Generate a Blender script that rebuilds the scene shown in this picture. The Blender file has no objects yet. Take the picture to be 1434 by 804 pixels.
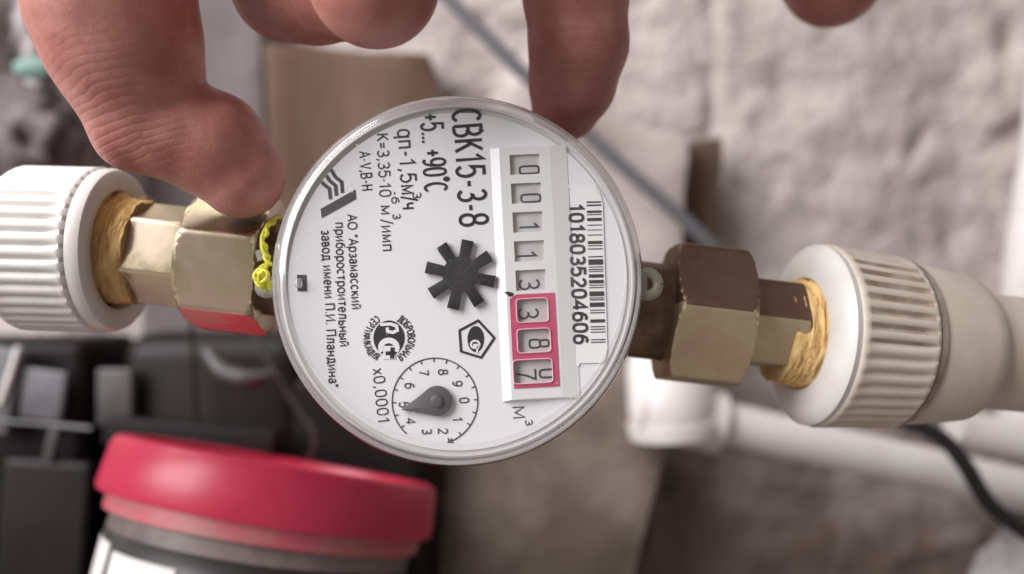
import bpy, bmesh, math, random
import numpy as np
from mathutils import Vector, Matrix, noise

random.seed(7)
sc = bpy.context.scene
COL = sc.collection
R = math.radians
F_PX = 1111.0            # focal length in photo pixels (photo is 1434 x 804)
ZC = 0.170               # camera height above the floor

# ------------------------------------------------------------------ camera, world, lamps
cd = bpy.data.cameras.new('camera')
cam = bpy.data.objects.new('camera', cd)
COL.objects.link(cam)
cam.location = (0, 0, ZC)
cam.rotation_euler = (R(90), 0, 0)
cd.sensor_width = 36
cd.lens = 36 * F_PX / 1434
cd.clip_start = 0.005
cd.clip_end = 20
cd.dof.use_dof = True
cd.dof.focus_distance = 0.150
cd.dof.aperture_fstop = 6.2
sc.camera = cam

w = bpy.data.worlds.new('World')
sc.world = w
w.use_nodes = True
bg = w.node_tree.nodes['Background']
bg.inputs[0].default_value = (0.53, 0.475, 0.455, 1)
bg.inputs[1].default_value = 0.46


def area_lamp(name, loc, target, sx, sy, power, col):
    l = bpy.data.lights.new(name, 'AREA')
    l.shape = 'RECTANGLE'
    l.size, l.size_y = sx, sy
    l.energy = power
    l.color = col
    o = bpy.data.objects.new(name, l)
    COL.objects.link(o)
    o.location = loc
    o.rotation_euler = (Vector(target) - Vector(loc)).to_track_quat('-Z', 'Y').to_euler()
    return o


area_lamp('window_light', (-0.62, -0.22, ZC + 0.42), (0, 0.16, ZC), 0.55, 0.75, 13.5, (1.0, 0.975, 0.985))

area_lamp('ceiling_light', (-0.30, 0.05, ZC + 0.95), (0, 0.2, ZC), 0.7, 0.7, 4.0, (1.0, 0.96, 0.93))

sc.view_settings.view_transform = 'Standard'
sc.view_settings.look = 'None'
sc.view_settings.exposure = 0.12
sc.view_settings.gamma = 1.0
sc.render.engine = 'CYCLES'
sc.cycles.max_bounces = 10
sc.cycles.transparent_max_bounces = 16
sc.cycles.caustics_reflective = False
sc.cycles.caustics_refractive = False


# ------------------------------------------------------------------ helpers
def P(px, py, d):
    """the point at depth d seen at photo pixel (px, py)"""
    return Vector(((px - 717) / F_PX * d, d, ZC - (py - 402) / F_PX * d))


def empty(name, loc=(0, 0, 0), rot=(0, 0, 0), parent=None):
    o = bpy.data.objects.new(name, None)
    o.empty_display_size = 0.01
    COL.objects.link(o)
    o.location = loc
    o.rotation_euler = rot
    o.parent = parent
    return o


def tag(o, label, cat, group=None, kind=None):
    o['label'] = label
    o['category'] = cat
    if group:
        o['group'] = group
    if kind:
        o['kind'] = kind
    return o


def structure(o):
    o['kind'] = 'structure'
    return o


def mesh_obj(name, verts, faces, mat, parent=None, smooth=False, loc=None):
    me = bpy.data.meshes.new(name)
    me.from_pydata([tuple(v) for v in verts], [], faces)
    me.update()
    if smooth:
        me.polygons.foreach_set('use_smooth', [True] * len(me.polygons))
    if mat:
        me.materials.append(mat)
    o = bpy.data.objects.new(name, me)
    COL.objects.link(o)
    o.parent = parent
    if loc is not None:
        o.location = loc
    return o


def auto_smooth(o, ang=35):
    me = o.data
    me.polygons.foreach_set('use_smooth', [True] * len(me.polygons))
    bm = bmesh.new()
    bm.from_mesh(me)
    for e in bm.edges:
        if len(e.link_faces) == 2 and e.calc_face_angle(0) > R(ang):
            e.smooth = False
    bm.to_mesh(me)
    bm.free()
    return o


def recalc(o):
    bm = bmesh.new()
    bm.from_mesh(o.data)
    bmesh.ops.recalc_face_normals(bm, faces=bm.faces)
    bm.to_mesh(o.data)
    bm.free()
    return o


def lathe(name, prof, mat, parent=None, axis='X', n=96, rfun=None, cap=True, ang=35):
    """prof: list of (s, r) along the local axis; rfun(s, theta, r) may change the radius.
    theta = 0 points to the camera (-Y) for axis X, to +X for axis Z/-Y."""
    vs, fs = [], []
    for (s, r) in prof:
        for k in range(n):
            t = 2 * math.pi * k / n
            rr = rfun(s, t, r) if rfun else r
            if axis == 'X':
                vs.append((s, -rr * math.cos(t), rr * math.sin(t)))
            elif axis == 'Z':
                vs.append((rr * math.cos(t), rr * math.sin(t), s))
            else:      # '-Y' : s is measured towards the camera
                vs.append((rr * math.cos(t), -s, rr * math.sin(t)))
    m = len(prof)
    for i in range(m - 1):
        for k in range(n):
            a = i * n + k
            b = i * n + (k + 1) % n
            fs.append((a, b, b + n, a + n))
    if cap:
        if prof[0][1] > 1e-7:
            fs.append(tuple(range(n - 1, -1, -1)))
        if prof[-1][1] > 1e-7:
            fs.append(tuple((m - 1) * n + k for k in range(n)))
    o = mesh_obj(name, vs, fs, mat, parent)
    bm = bmesh.new()
    bm.from_mesh(o.data)
    bmesh.ops.remove_doubles(bm, verts=bm.verts, dist=1e-7)
    bmesh.ops.recalc_face_normals(bm, faces=bm.faces)
    bm.to_mesh(o.data)
    bm.free()
    return auto_smooth(o, ang)


def tube(name, pts, rad, mat, parent=None, n=14, sub=6, cap=True):
    """smooth tube through pts (Catmull-Rom); rad a number or one per point"""
    pts = [Vector(p) for p in pts]
    rads = rad if isinstance(rad, (list, tuple)) else [rad] * len(pts)
    path, rr = [], []
    for i in range(len(pts) - 1):
        p0 = pts[max(i - 1, 0)]
        p1, p2 = pts[i], pts[i + 1]
        p3 = pts[min(i + 2, len(pts) - 1)]
        for j in range(sub):
            t = j / sub
            path.append(0.5 * ((2 * p1) + (p2 - p0) * t + (2 * p0 - 5 * p1 + 4 * p2 - p3) * t * t
                               + (3 * p1 - p0 - 3 * p2 + p3) * t ** 3))
            rr.append(rads[i] * (1 - t) + rads[i + 1] * t)
    path.append(pts[-1])
    rr.append(rads[-1])
    vs, fs = [], []
    up = None
    for i, p in enumerate(path):
        d = (path[min(i + 1, len(path) - 1)] - path[max(i - 1, 0)]).normalized()
        if up is None:
            up = d.orthogonal().normalized()
        up = (up - d * up.dot(d)).normalized()
        side = d.cross(up)
        for k in range(n):
            a = 2 * math.pi * k / n
            vs.append(p + (up * math.cos(a) + side * math.sin(a)) * rr[i])
    for i in range(len(path) - 1):
        for k in range(n):
            a, b = i * n + k, i * n + (k + 1) % n
            fs.append((a, b, b + n, a + n))
    if cap:
        fs.append(tuple(range(n - 1, -1, -1)))
        fs.append(tuple((len(path) - 1) * n + k for k in range(n)))
    o = mesh_obj(name, vs, fs, mat, parent)
    recalc(o)
    return auto_smooth(o, 50)


def solid(name, poly, thick, mat, parent=None, bevel=0.001, seg=2, rough=0.0, cuts=0):
    """poly: ordered world points of the front outline; extruded by thick in +Y (away from the camera)"""
    bm = bmesh.new()
    f = [bm.verts.new(p) for p in poly]
    face = bm.faces.new(f)
    ex = bmesh.ops.extrude_face_region(bm, geom=[face])
    for v in [g for g in ex['geom'] if isinstance(g, bmesh.types.BMVert)]:
        v.co.y += thick
    bmesh.ops.recalc_face_normals(bm, faces=bm.faces)
    if bevel:
        bmesh.ops.bevel(bm, geom=list(bm.edges), offset=bevel, segments=seg, affect='EDGES', profile=0.5)
    if cuts:
        bmesh.ops.triangulate(bm, faces=bm.faces)
        for _ in range(cuts):
            bmesh.ops.subdivide_edges(bm, edges=[e for e in bm.edges if e.calc_length() > 0.006], cuts=1,
                                      use_grid_fill=True)
            bmesh.ops.triangulate(bm, faces=bm.faces)
    if rough:
        bm.normal_update()
        for v in bm.verts:
            v.co += v.normal * (noise.fractal(v.co * 70, 1.0, 2.0, 4) * rough)
    me = bpy.data.meshes.new(name)
    bm.to_mesh(me)
    bm.free()
    me.materials.append(mat)
    o = bpy.data.objects.new(name, me)
    COL.objects.link(o)
    o.parent = parent
    return auto_smooth(o, 40)


# ------------------------------------------------------------------ materials
def material(name, col, rough=0.5, metal=0.0, spec=0.5, col2=None, scale=200.0, mixlo=0.4, mixhi=0.62,
             bump=0.0, bscale=600.0, bdist=0.0003, coat=0.0, sss=0.0, stretch=None, rough2=None, detail=5):
    m = bpy.data.materials.new(name)
    m.use_nodes = True
    nt = m.node_tree
    b = nt.nodes['Principled BSDF']
    b.inputs['Base Color'].default_value = (*col, 1)
    b.inputs['Roughness'].default_value = rough
    b.inputs['Metallic'].default_value = metal
    b.inputs['Specular IOR Level'].default_value = spec
    b.inputs['Coat Weight'].default_value = coat
    b.inputs['Coat Roughness'].default_value = 0.08
    if sss:
        b.inputs['Subsurface Weight'].default_value = sss
        b.inputs['Subsurface Radius'].default_value = (1.0, 0.35, 0.2)
        b.inputs['Subsurface Scale'].default_value = 0.003
    tc = nt.nodes.new('ShaderNodeTexCoord')
    mp = nt.nodes.new('ShaderNodeMapping')
    nt.links.new(tc.outputs['Object'], mp.inputs['Vector'])
    if stretch:
        mp.inputs['Scale'].default_value = stretch
    if col2 or rough2 is not None:
        n = nt.nodes.new('ShaderNodeTexNoise')
        n.inputs['Scale'].default_value = scale
        n.inputs['Detail'].default_value = detail
        n.inputs['Roughness'].default_value = 0.6
        nt.links.new(mp.outputs[0], n.inputs['Vector'])
        rp = nt.nodes.new('ShaderNodeMapRange')
        rp.inputs['From Min'].default_value = mixlo
        rp.inputs['From Max'].default_value = mixhi
        nt.links.new(n.outputs[0], rp.inputs['Value'])
        if col2:
            mx = nt.nodes.new('ShaderNodeMix')
            mx.data_type = 'RGBA'
            mx.inputs[6].default_value = (*col, 1)
            mx.inputs[7].default_value = (*col2, 1)
            nt.links.new(rp.outputs[0], mx.inputs[0])
            nt.links.new(mx.outputs[2], b.inputs['Base Color'])
        if rough2 is not None:
            mr = nt.nodes.new('ShaderNodeMapRange')
            mr.inputs['To Min'].default_value = rough
            mr.inputs['To Max'].default_value = rough2
            nt.links.new(rp.outputs[0], mr.inputs['Value'])
            nt.links.new(mr.outputs[0], b.inputs['Roughness'])
    if bump:
        n2 = nt.nodes.new('ShaderNodeTexNoise')
        n2.inputs['Scale'].default_value = bscale
        n2.inputs['Detail'].default_value = 6
        nt.links.new(mp.outputs[0], n2.inputs['Vector'])
        bp = nt.nodes.new('ShaderNodeBump')
        bp.inputs['Strength'].default_value = bump
        bp.inputs['Distance'].default_value = bdist
        nt.links.new(n2.outputs[0], bp.inputs['Height'])
        nt.links.new(bp.outputs[0], b.inputs['Normal'])
    return m


def clear_plastic(name, tint, gloss_rough, body, bodycol=(0.8, 0.8, 0.8), gain=1.0, dust=0.0):
    """thin clear plastic: transparent sheet with a Fresnel gloss and a little milky body"""
    m = bpy.data.materials.new(name)
    m.use_nodes = True
    nt = m.node_tree
    nt.nodes.remove(nt.nodes['Principled BSDF'])
    out = nt.nodes['Material Output']
    tr = nt.nodes.new('ShaderNodeBsdfTransparent')
    tr.inputs[0].default_value = (*tint, 1)
    df = nt.nodes.new('ShaderNodeBsdfPrincipled')
    df.inputs['Base Color'].default_value = (*bodycol, 1)
    df.inputs['Roughness'].default_value = 0.35
    gl = nt.nodes.new('ShaderNodeBsdfGlossy')
    gl.inputs['Roughness'].default_value = gloss_rough
    fr = nt.nodes.new('ShaderNodeFresnel')
    gm = nt.nodes.new('ShaderNodeNewGeometry')
    io = nt.nodes.new('ShaderNodeMapRange')          # the sheet reflects alike from both sides
    io.inputs['To Min'].default_value = 1.46
    io.inputs['To Max'].default_value = 1 / 1.46
    nt.links.new(gm.outputs['Backfacing'], io.inputs['Value'])
    nt.links.new(io.outputs[0], fr.inputs[0])
    m1 = nt.nodes.new('ShaderNodeMixShader')
    m1.inputs[0].default_value = body
    if dust:                                          # scattered specks and faint smears
        tc = nt.nodes.new('ShaderNodeTexCoord')
        vo = nt.nodes.new('ShaderNodeTexVoronoi')
        vo.inputs['Scale'].default_value = 330
        nt.links.new(tc.outputs['Object'], vo.inputs['Vector'])
        r1 = nt.nodes.new('ShaderNodeMapRange')
        r1.inputs['From Min'].default_value = .075
        r1.inputs['From Max'].default_value = .045
        r1.inputs['To Max'].default_value = dust
        nt.links.new(vo.outputs['Distance'], r1.inputs['Value'])
        ns = nt.nodes.new('ShaderNodeTexNoise')
        ns.inputs['Scale'].default_value = 70
        ns.inputs['Detail'].default_value = 6
        nt.links.new(tc.outputs['Object'], ns.inputs['Vector'])
        r2 = nt.nodes.new('ShaderNodeMapRange')
        r2.inputs['From Min'].default_value = .5
        r2.inputs['From Max'].default_value = .75
        r2.inputs['To Min'].default_value = body
        r2.inputs['To Max'].default_value = body + .05
        nt.links.new(ns.outputs[0], r2.inputs['Value'])
        sm = nt.nodes.new('ShaderNodeMath')
        sm.operation = 'ADD'
        nt.links.new(r1.outputs[0], sm.inputs[0])
        nt.links.new(r2.outputs[0], sm.inputs[1])
        nt.links.new(sm.outputs[0], m1.inputs[0])
    nt.links.new(tr.outputs[0], m1.inputs[1])
    nt.links.new(df.outputs[0], m1.inputs[2])
    m2 = nt.nodes.new('ShaderNodeMixShader')
    gn = nt.nodes.new('ShaderNodeMath')
    gn.operation = 'MULTIPLY'
    gn.use_clamp = True
    gn.inputs[1].default_value = gain
    nt.links.new(fr.outputs[0], gn.inputs[0])
    nt.links.new(gn.outputs[0], m2.inputs[0])
    nt.links.new(m1.outputs[0], m2.inputs[1])
    nt.links.new(gl.outputs[0], m2.inputs[2])
    nt.links.new(m2.outputs[0], out.inputs[0])
    return m


M = {}
M['concrete'] = material('rough_concrete', (0.56, 0.50, 0.48), 0.95, col2=(0.40, 0.348, 0.33), scale=26, mixlo=.42, mixhi=.66,
                         bump=0.8, bscale=260, bdist=0.003, spec=0.2)
M['floor'] = material('floor_concrete', (0.25, 0.22, 0.21), 0.95, col2=(0.16, 0.13, 0.12), scale=18, bump=0.6, bscale=150, bdist=.003)
M['brown_wood'] = material('brown_board', (0.10, 0.062, 0.045), 0.9, spec=.1, col2=(0.15, 0.102, 0.077), scale=30, bump=0.4, bscale=120, bdist=.002,
                           stretch=(1, 1, .25))
M['slab'] = material('pale_stone', (0.50, 0.44, 0.42), 0.85, col2=(0.40, 0.34, 0.32), scale=28, bump=.4, bscale=140, bdist=.002)
M['shade_tinted_slab'] = material('shade_tinted_slab', (0.30, 0.25, 0.215), 0.85, spec=.2, col2=(0.17, 0.132, 0.11), scale=26, bump=.4, bscale=140, bdist=.002, mixlo=.38, mixhi=.6)
M['grey_plank'] = material('grey_plank', (0.17, 0.145, 0.143), 0.8, col2=(0.13, 0.11, 0.108), scale=24, bump=.3, bscale=140, bdist=.002)
M['white_ppr'] = material('white_polypropylene', (0.67, 0.65, 0.625), 0.38, col2=(0.60, 0.575, 0.54), scale=60, bump=.08, bscale=900, bdist=.0002, spec=.4)
M['shade_tinted_ppr'] = material('shade_tinted_polypropylene', (0.60, 0.54, 0.465), 0.45, col2=(0.53, 0.465, 0.39), scale=55, bump=.1, bscale=900, bdist=.0002, spec=.4)  # whitish plastic with the shade on the coupling's body mixed into the colour
M['groove_dirt'] = material('brown_dirt_in_grooves', (0.27, 0.19, 0.145), 0.8, col2=(0.42, 0.35, 0.29), scale=120, mixlo=.4, mixhi=.62)
M['white_pipe'] = material('white_pipe_plastic', (0.82, 0.79, 0.775), 0.4, col2=(0.74, 0.70, 0.68), scale=40)
M['zinc'] = material('yellow_zinc_plating', (0.74, 0.655, 0.42), 0.18, metal=1, col2=(0.52, 0.405, 0.345), scale=70, mixlo=.35, mixhi=.68,
                     bump=.06, bscale=700, bdist=.0002, rough2=.42)
M['zinc_dark'] = material('zinc_plating_dark_reflection', (0.26, 0.175, 0.13), 0.42, metal=1, col2=(0.19, 0.115, 0.085), scale=95, mixlo=.36, mixhi=.66,
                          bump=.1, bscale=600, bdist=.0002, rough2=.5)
M['zinc_olive'] = material('olive_zinc_plating', (0.62, 0.57, 0.36), 0.4, metal=.85, col2=(0.56, 0.43, 0.30), scale=80, mixlo=.4, mixhi=.62,
                           bump=.1, bscale=600, bdist=.0002, rough2=.5)
M['brass'] = material('dark_brass', (0.22, 0.15, 0.1), 0.5, metal=1, col2=(0.12, 0.08, 0.06), scale=150, bump=.2, bscale=500)
M['flax'] = material('flax_fibre', (0.80, 0.57, 0.27), 0.95, spec=.05, col2=(0.62, 0.40, 0.16), scale=260, bump=.9, bscale=520, bdist=.0006, mixlo=.4, mixhi=.6,
                     stretch=(2.2, .35, .35))
M['dial'] = material('white_dial', (0.78, 0.78, 0.795), 0.45, spec=.3)
M['housing'] = material('white_counter_plastic', (0.78, 0.775, 0.775), 0.4, spec=.4)
M['wheel'] = material('number_wheel_plastic', (0.52, 0.50, 0.50), 0.5, spec=.3)
M['print'] = material('black_print', (0.022, 0.022, 0.025), 0.6, spec=.2)
M['wheel_print'] = material('grey_black_print', (0.065, 0.06, 0.062), 0.6, spec=.2)
M['code_print'] = material('laser_print', (0.055, 0.05, 0.05), 0.6, spec=.2)
M['pink'] = material('pink_red_panel', (0.56, 0.075, 0.16), 0.5, col2=(0.50, 0.06, 0.135), scale=150)
M['pink_edge'] = material('pale_pink_window_edge', (0.78, 0.42, 0.48), 0.45)
M['sticker'] = material('white_sticker', (0.83, 0.825, 0.825), 0.5, spec=.3)
M['rotor'] = material('black_rotor_plastic', (0.006, 0.006, 0.007), 0.5, col2=(0.05, 0.05, 0.052), scale=1100, mixlo=.58, mixhi=.75, bump=.2, bscale=900, spec=.2)
M['pointer'] = material('grey_pointer_plastic', (0.085, 0.085, 0.09), 0.4)
M['cup'] = material('pale_cup_plastic', (0.66, 0.65, 0.65), 0.45)
M['cap'] = clear_plastic('clear_cap', (0.985, 0.985, 0.99), 0.04, 0.015, dust=.35)
M['cap_rim'] = clear_plastic('clear_cap_rim', (0.985, 0.98, 0.98), 0.09, 0.20, (0.92, 0.91, 0.91), 2.0)
M['seal_yellow'] = material('yellow_seal_plastic', (0.62, 0.60, 0.05), 0.4, sss=0)
M['seal_clear'] = clear_plastic('clear_seal', (0.85, 0.85, 0.8), 0.12, 0.35, (.6, .58, .5))
M['red_lid'] = material('red_lid_plastic', (0.53, 0.030, 0.078), 0.36, col2=(0.47, 0.022, 0.06), scale=40, bump=.12, bscale=250, spec=.5)
M['pink_skirt'] = material('pinkish_lid_skirt', (0.50, 0.10, 0.13), 0.4, col2=(0.40, 0.2, 0.18), scale=60, mixlo=.4, mixhi=.65)
M['jar'] = material('jar_plastic', (0.22, 0.175, 0.165), 0.45, col2=(.13, .10, .095), scale=50)
M['label_dark'] = material('dark_jar_label', (0.035, 0.033, 0.033), 0.4)
M['label_white'] = material('white_jar_label', (0.72, 0.7, 0.69), 0.45)
M['black_gloss'] = material('black_glossy_plastic', (0.006, 0.0045, 0.0045), 0.5, col2=(0.011, 0.0085, 0.0085), scale=30, spec=.15)
M['black_matte'] = material('black_matte_plastic', (0.008, 0.0065, 0.0065), 0.6, col2=(0.016, 0.012, 0.012), scale=30, spec=.2)
M['dark_grey'] = material('dark_grey_plastic', (0.020, 0.015, 0.0145), 0.45, col2=(.012, .009, .009), scale=25, spec=.2)
M['grey_metal'] = material('grey_bluish_plate', (0.15, 0.152, 0.165), 0.4, col2=(.08, .08, .088), scale=30)
M['grey_rim'] = material('grey_worn_rim_and_highlight', (0.085, 0.078, 0.076), 0.45, col2=(.045, .04, .04), scale=50)
M['cable_grey'] = material('grey_blue_cable', (0.125, 0.125, 0.14), 0.5)
M['cable_black'] = material('black_cable', (0.013, 0.012, 0.013), 0.45)
M['bag'] = material('grey_bag', (0.48, 0.44, 0.44), 0.6, col2=(0.27, 0.23, 0.23), scale=22, mixlo=.48, mixhi=.7)
M['rag'] = material('dark_rag', (0.10, 0.078, 0.078), 0.8, col2=(0.2, 0.17, 0.17), scale=40)
M['teal'] = material('teal_print', (0.17, 0.27, 0.24), 0.7)
M['white_stone'] = material('pale_plaster', (0.55, 0.52, 0.53), 0.9, col2=(.4, .37, .37), scale=40, bump=.4, bscale=150, bdist=.002)


# skin: mottled colour, fine grain, knuckle wrinkles
def skin_material(knuckles):
    m = material('skin', (0.34, 0.122, 0.100), 0.46, col2=(0.49, 0.23, 0.195), scale=95, mixlo=.34, mixhi=.68, sss=0.18, spec=.35)
    nt = m.node_tree
    b = nt.nodes['Principled BSDF']
    tc = nt.nodes.new('ShaderNodeTexCoord')
    vo = nt.nodes.new('ShaderNodeTexVoronoi')
    vo.feature = 'DISTANCE_TO_EDGE'
    vo.inputs['Scale'].default_value = 1500
    nt.links.new(tc.outputs['Object'], vo.inputs['Vector'])
    no = nt.nodes.new('ShaderNodeTexNoise')
    no.inputs['Scale'].default_value = 350
    no.inputs['Detail'].default_value = 6
    nt.links.new(tc.outputs['Object'], no.inputs['Vector'])
    add = nt.nodes.new('ShaderNodeMath')
    add.operation = 'MULTIPLY_ADD'
    nt.links.new(vo.outputs[0], add.inputs[0])
    add.inputs[1].default_value = 0.35
    nt.links.new(no.outputs[0], add.inputs[2])
    h = add.outputs[0]
    for (c, ax, rad, freq, amp) in knuckles:
        mp = nt.nodes.new('ShaderNodeVectorMath')
        mp.operation = 'SUBTRACT'
        nt.links.new(tc.outputs['Object'], mp.inputs[0])
        mp.inputs[1].default_value = c
        ln = nt.nodes.new('ShaderNodeVectorMath')
        ln.operation = 'LENGTH'
        nt.links.new(mp.outputs[0], ln.inputs[0])
        msk = nt.nodes.new('ShaderNodeMapRange')
        msk.inputs['From Min'].default_value = rad
        msk.inputs['From Max'].default_value = rad * .35
        nt.links.new(ln.outputs['Value'], msk.inputs['Value'])
        dt = nt.nodes.new('ShaderNodeVectorMath')
        dt.operation = 'DOT_PRODUCT'
        nt.links.new(mp.outputs[0], dt.inputs[0])
        dt.inputs[1].default_value = ax
        n3 = nt.nodes.new('ShaderNodeTexNoise')
        n3.inputs['Scale'].default_value = 160
        nt.links.new(tc.outputs['Object'], n3.inputs['Vector'])
        ph = nt.nodes.new('ShaderNodeMath')
        ph.operation = 'MULTIPLY_ADD'
        nt.links.new(dt.outputs['Value'], ph.inputs[0])
        ph.inputs[1].default_value = freq
        k5 = nt.nodes.new('ShaderNodeMath')
        k5.operation = 'MULTIPLY'
        k5.inputs[1].default_value = 5.0
        nt.links.new(n3.outputs[0], k5.inputs[0])
        nt.links.new(k5.outputs[0], ph.inputs[2])
        sn = nt.nodes.new('ShaderNodeMath')
        sn.operation = 'SINE'
        nt.links.new(ph.outputs[0], sn.inputs[0])
        ab = nt.nodes.new('ShaderNodeMath')
        ab.operation = 'ABSOLUTE'
        nt.links.new(sn.outputs[0], ab.inputs[0])
        pw = nt.nodes.new('ShaderNodeMath')
        pw.operation = 'POWER'
        pw.inputs[1].default_value = 0.4
        nt.links.new(ab.outputs[0], pw.inputs[0])
        m1 = nt.nodes.new('ShaderNodeMath')
        m1.operation = 'MULTIPLY'
        nt.links.new(pw.outputs[0], m1.inputs[0])
        nt.links.new(msk.outputs[0], m1.inputs[1])
        m2 = nt.nodes.new('ShaderNodeMath')
        m2.operation = 'MULTIPLY_ADD'
        nt.links.new(m1.outputs[0], m2.inputs[0])
        m2.inputs[1].default_value = amp
        nt.links.new(h, m2.inputs[2])
        h = m2.outputs[0]
    bp = nt.nodes.new('ShaderNodeBump')
    bp.inputs['Strength'].default_value = 0.42
    bp.inputs['Distance'].default_value = 0.0004
    nt.links.new(h, bp.inputs['Height'])
    nt.links.new(bp.outputs[0], b.inputs['Normal'])
    return m


# ================================================================== SETTING: wall and floor
def wall_material():
    m = M['concrete']
    nt = m.node_tree
    b = nt.nodes['Principled BSDF']
    src = b.inputs['Base Color'].links[0].from_socket
    tc = nt.nodes.new('ShaderNodeTexCoord')
    sep = nt.nodes.new('ShaderNodeSeparateXYZ')
    nt.links.new(tc.outputs['Object'], sep.inputs[0])
    ns = nt.nodes.new('ShaderNodeTexNoise')
    ns.inputs['Scale'].default_value = 20
    ns.inputs['Detail'].default_value = 7
    nt.links.new(tc.outputs['Object'], ns.inputs['Vector'])
    mu = nt.nodes.new('ShaderNodeMath')               # brown grime splashed up from the floor
    mu.operation = 'MULTIPLY_ADD'
    mu.inputs[1].default_value = -.22
    nt.links.new(ns.outputs[0], mu.inputs[0])
    nt.links.new(sep.outputs['Z'], mu.inputs[2])
    mr = nt.nodes.new('ShaderNodeMapRange')
    mr.inputs['From Min'].default_value = .015
    mr.inputs['From Max'].default_value = -.055
    nt.links.new(mu.outputs[0], mr.inputs['Value'])
    mx = nt.nodes.new('ShaderNodeMix')
    mx.data_type = 'RGBA'
    nt.links.new(mr.outputs[0], mx.inputs[0])
    nt.links.new(src, mx.inputs[6])
    mx.inputs[7].default_value = (.22, .168, .146, 1)
    nt.links.new(mx.outputs[2], b.inputs['Base Color'])


wall_material()


def build_wall():
    nx, nz = 330, 220
    x0, x1, z0, z1 = -0.5, 0.5, -0.02, 0.52
    Y = 0.372
    cx = P(1003, 0, Y).x
    vs, fs = [], []
    rnd = random.Random(21)
    gxx = np.linspace(x0, x1, nx + 1)[None, :]
    gzz = np.linspace(z0, z1, nz + 1)[:, None]
    pits = np.zeros((nz + 1, nx + 1))
    for _ in range(420):                               # chips and holes of all sizes
        px_, pz_ = rnd.uniform(x0, x1), rnd.uniform(z0, z1)
        r_ = .0022 + .007 * rnd.random() ** 3
        e_, t_ = rnd.uniform(.5, 1.6), rnd.uniform(0, 3.14)
        dx_, dz_ = gxx - px_, gzz - pz_
        u_ = (dx_ * math.cos(t_) + dz_ * math.sin(t_)) / e_
        v_ = (-dx_ * math.sin(t_) + dz_ * math.cos(t_)) * e_
        pits += rnd.choice((1, 1, 1, -.6)) * (.4 + rnd.random()) * r_ * .6 * np.exp(-((u_ ** 2 + v_ ** 2) / r_ ** 2) ** 1.5)
    for j in range(nz + 1):
        for i in range(nx + 1):
            x = x0 + (x1 - x0) * i / nx
            z = z0 + (z1 - z0) * j / nz
            v = Vector((x, 0, z))
            h = noise.fractal(v * 22, 0.9, 2.0, 3) * 0.0030 + noise.fractal(v * 75 + Vector((3, 1, 7)), 0.8, 2.1, 3) * 0.0017
            h += pits[j, i]
            cw = cx + 0.004 * noise.noise(Vector((z * 30, 4, 1)))
            d = abs(x - cw)
            if z > ZC + 0.02:
                h += 0.004 * math.exp(-(d / 0.0030) ** 2)
            if x < cw:
                h += 0.002
            vs.append((x, Y + h, z))
    for j in range(nz):
        for i in range(nx):
            a = j * (nx + 1) + i
            fs.append((a, a + 1, a + nx + 2, a + nx + 1))
    return structure(mesh_obj('wall', vs, fs, M['concrete'], smooth=True))


build_wall()


def build_floor():
    n = 60
    vs, fs = [], []
    for j in range(n + 1):
        for i in range(n + 1):
            x = -0.55 + 1.1 * i / n
            y = -0.3 + 0.69 * j / n
            vs.append((x, y, noise.fractal(Vector((x, y, 0)) * 18, 1, 2, 3) * 0.003))
    for j in range(n):
        for i in range(n):
            a = j * (n + 1) + i
            fs.append((a, a + 1, a + n + 2, a + n + 1))
    return structure(mesh_obj('floor', vs, fs, M['floor'], smooth=True))


build_floor()

# ================================================================== BACKGROUND THINGS
tag(solid('plank', [P(352, -260, .355), P(372, 230, .355), P(392, 900, .355), P(190, 900, .355), P(205, 200, .355), P(196, -260, .355)][::-1],
          0.012, M['grey_plank'], rough=.001, cuts=3), 'grey plank standing upright behind the thumb', 'plank')
tag(solid('wood_board', [P(368, 60, .352), P(600, 76, .352), P(650, 230, .352), P(1012, 192, .352), P(1008, 360, .352), P(935, 620, .352), P(860, 1000, .352), P(390, 1000, .352)][::-1],
          0.012, M['brown_wood'], rough=.001, cuts=3), 'dark brown board against the wall behind the meter', 'board')
tag(solid('stone_slab', [P(690, 126, .338), P(966, 192, .338), P(958, 300, .338), P(950, 400, .338), P(690, 400, .338)][::-1],
          0.010, M['slab'], rough=.0012, cuts=3), 'pale stone slab behind the upper right of the meter', 'slab')
tag(solid('shade_tinted_slab', [P(640, 412, .336), P(949, 412, .336), P(938, 610, .336), P(842, 1000, .336), P(600, 1000, .336)][::-1],
          0.010, M['shade_tinted_slab'], rough=.0015, cuts=3), 'lower part of the slab with its shade coloured tan, below the meter, right of the red lid', 'board')  # shade on the slab's lower part is put into this tan colour

tag(tube('grey_cable', [P(560, -60, .322), P(630, 0, .322), P(742, 112, .322), P(860, 222, .322), P(1003, 350, .322), P(1080, 440, .335), P(1130, 560, .36)],
         0.0029, M['cable_grey']), 'thin grey cable running diagonally behind the meter', 'cable')
tag(tube('black_cable', [P(1225, 584, .30), P(1268, 590, .288), P(1318, 613, .283), P(1352, 652, .28), P(1385, 705, .28), P(1440, 748, .28), P(1520, 800, .285)],
         0.0029, M['cable_black']), 'black cable curving over the white pipe at lower right', 'cable')

# thin white water pipe with its elbow
wp = empty('white_water_pipe', P(945, 560, .325))
tag(wp, 'thin white plastic water pipe with elbow running to the lower right', 'pipe')
inv = wp.location.copy()


def rel(p):
    return p - inv


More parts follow.
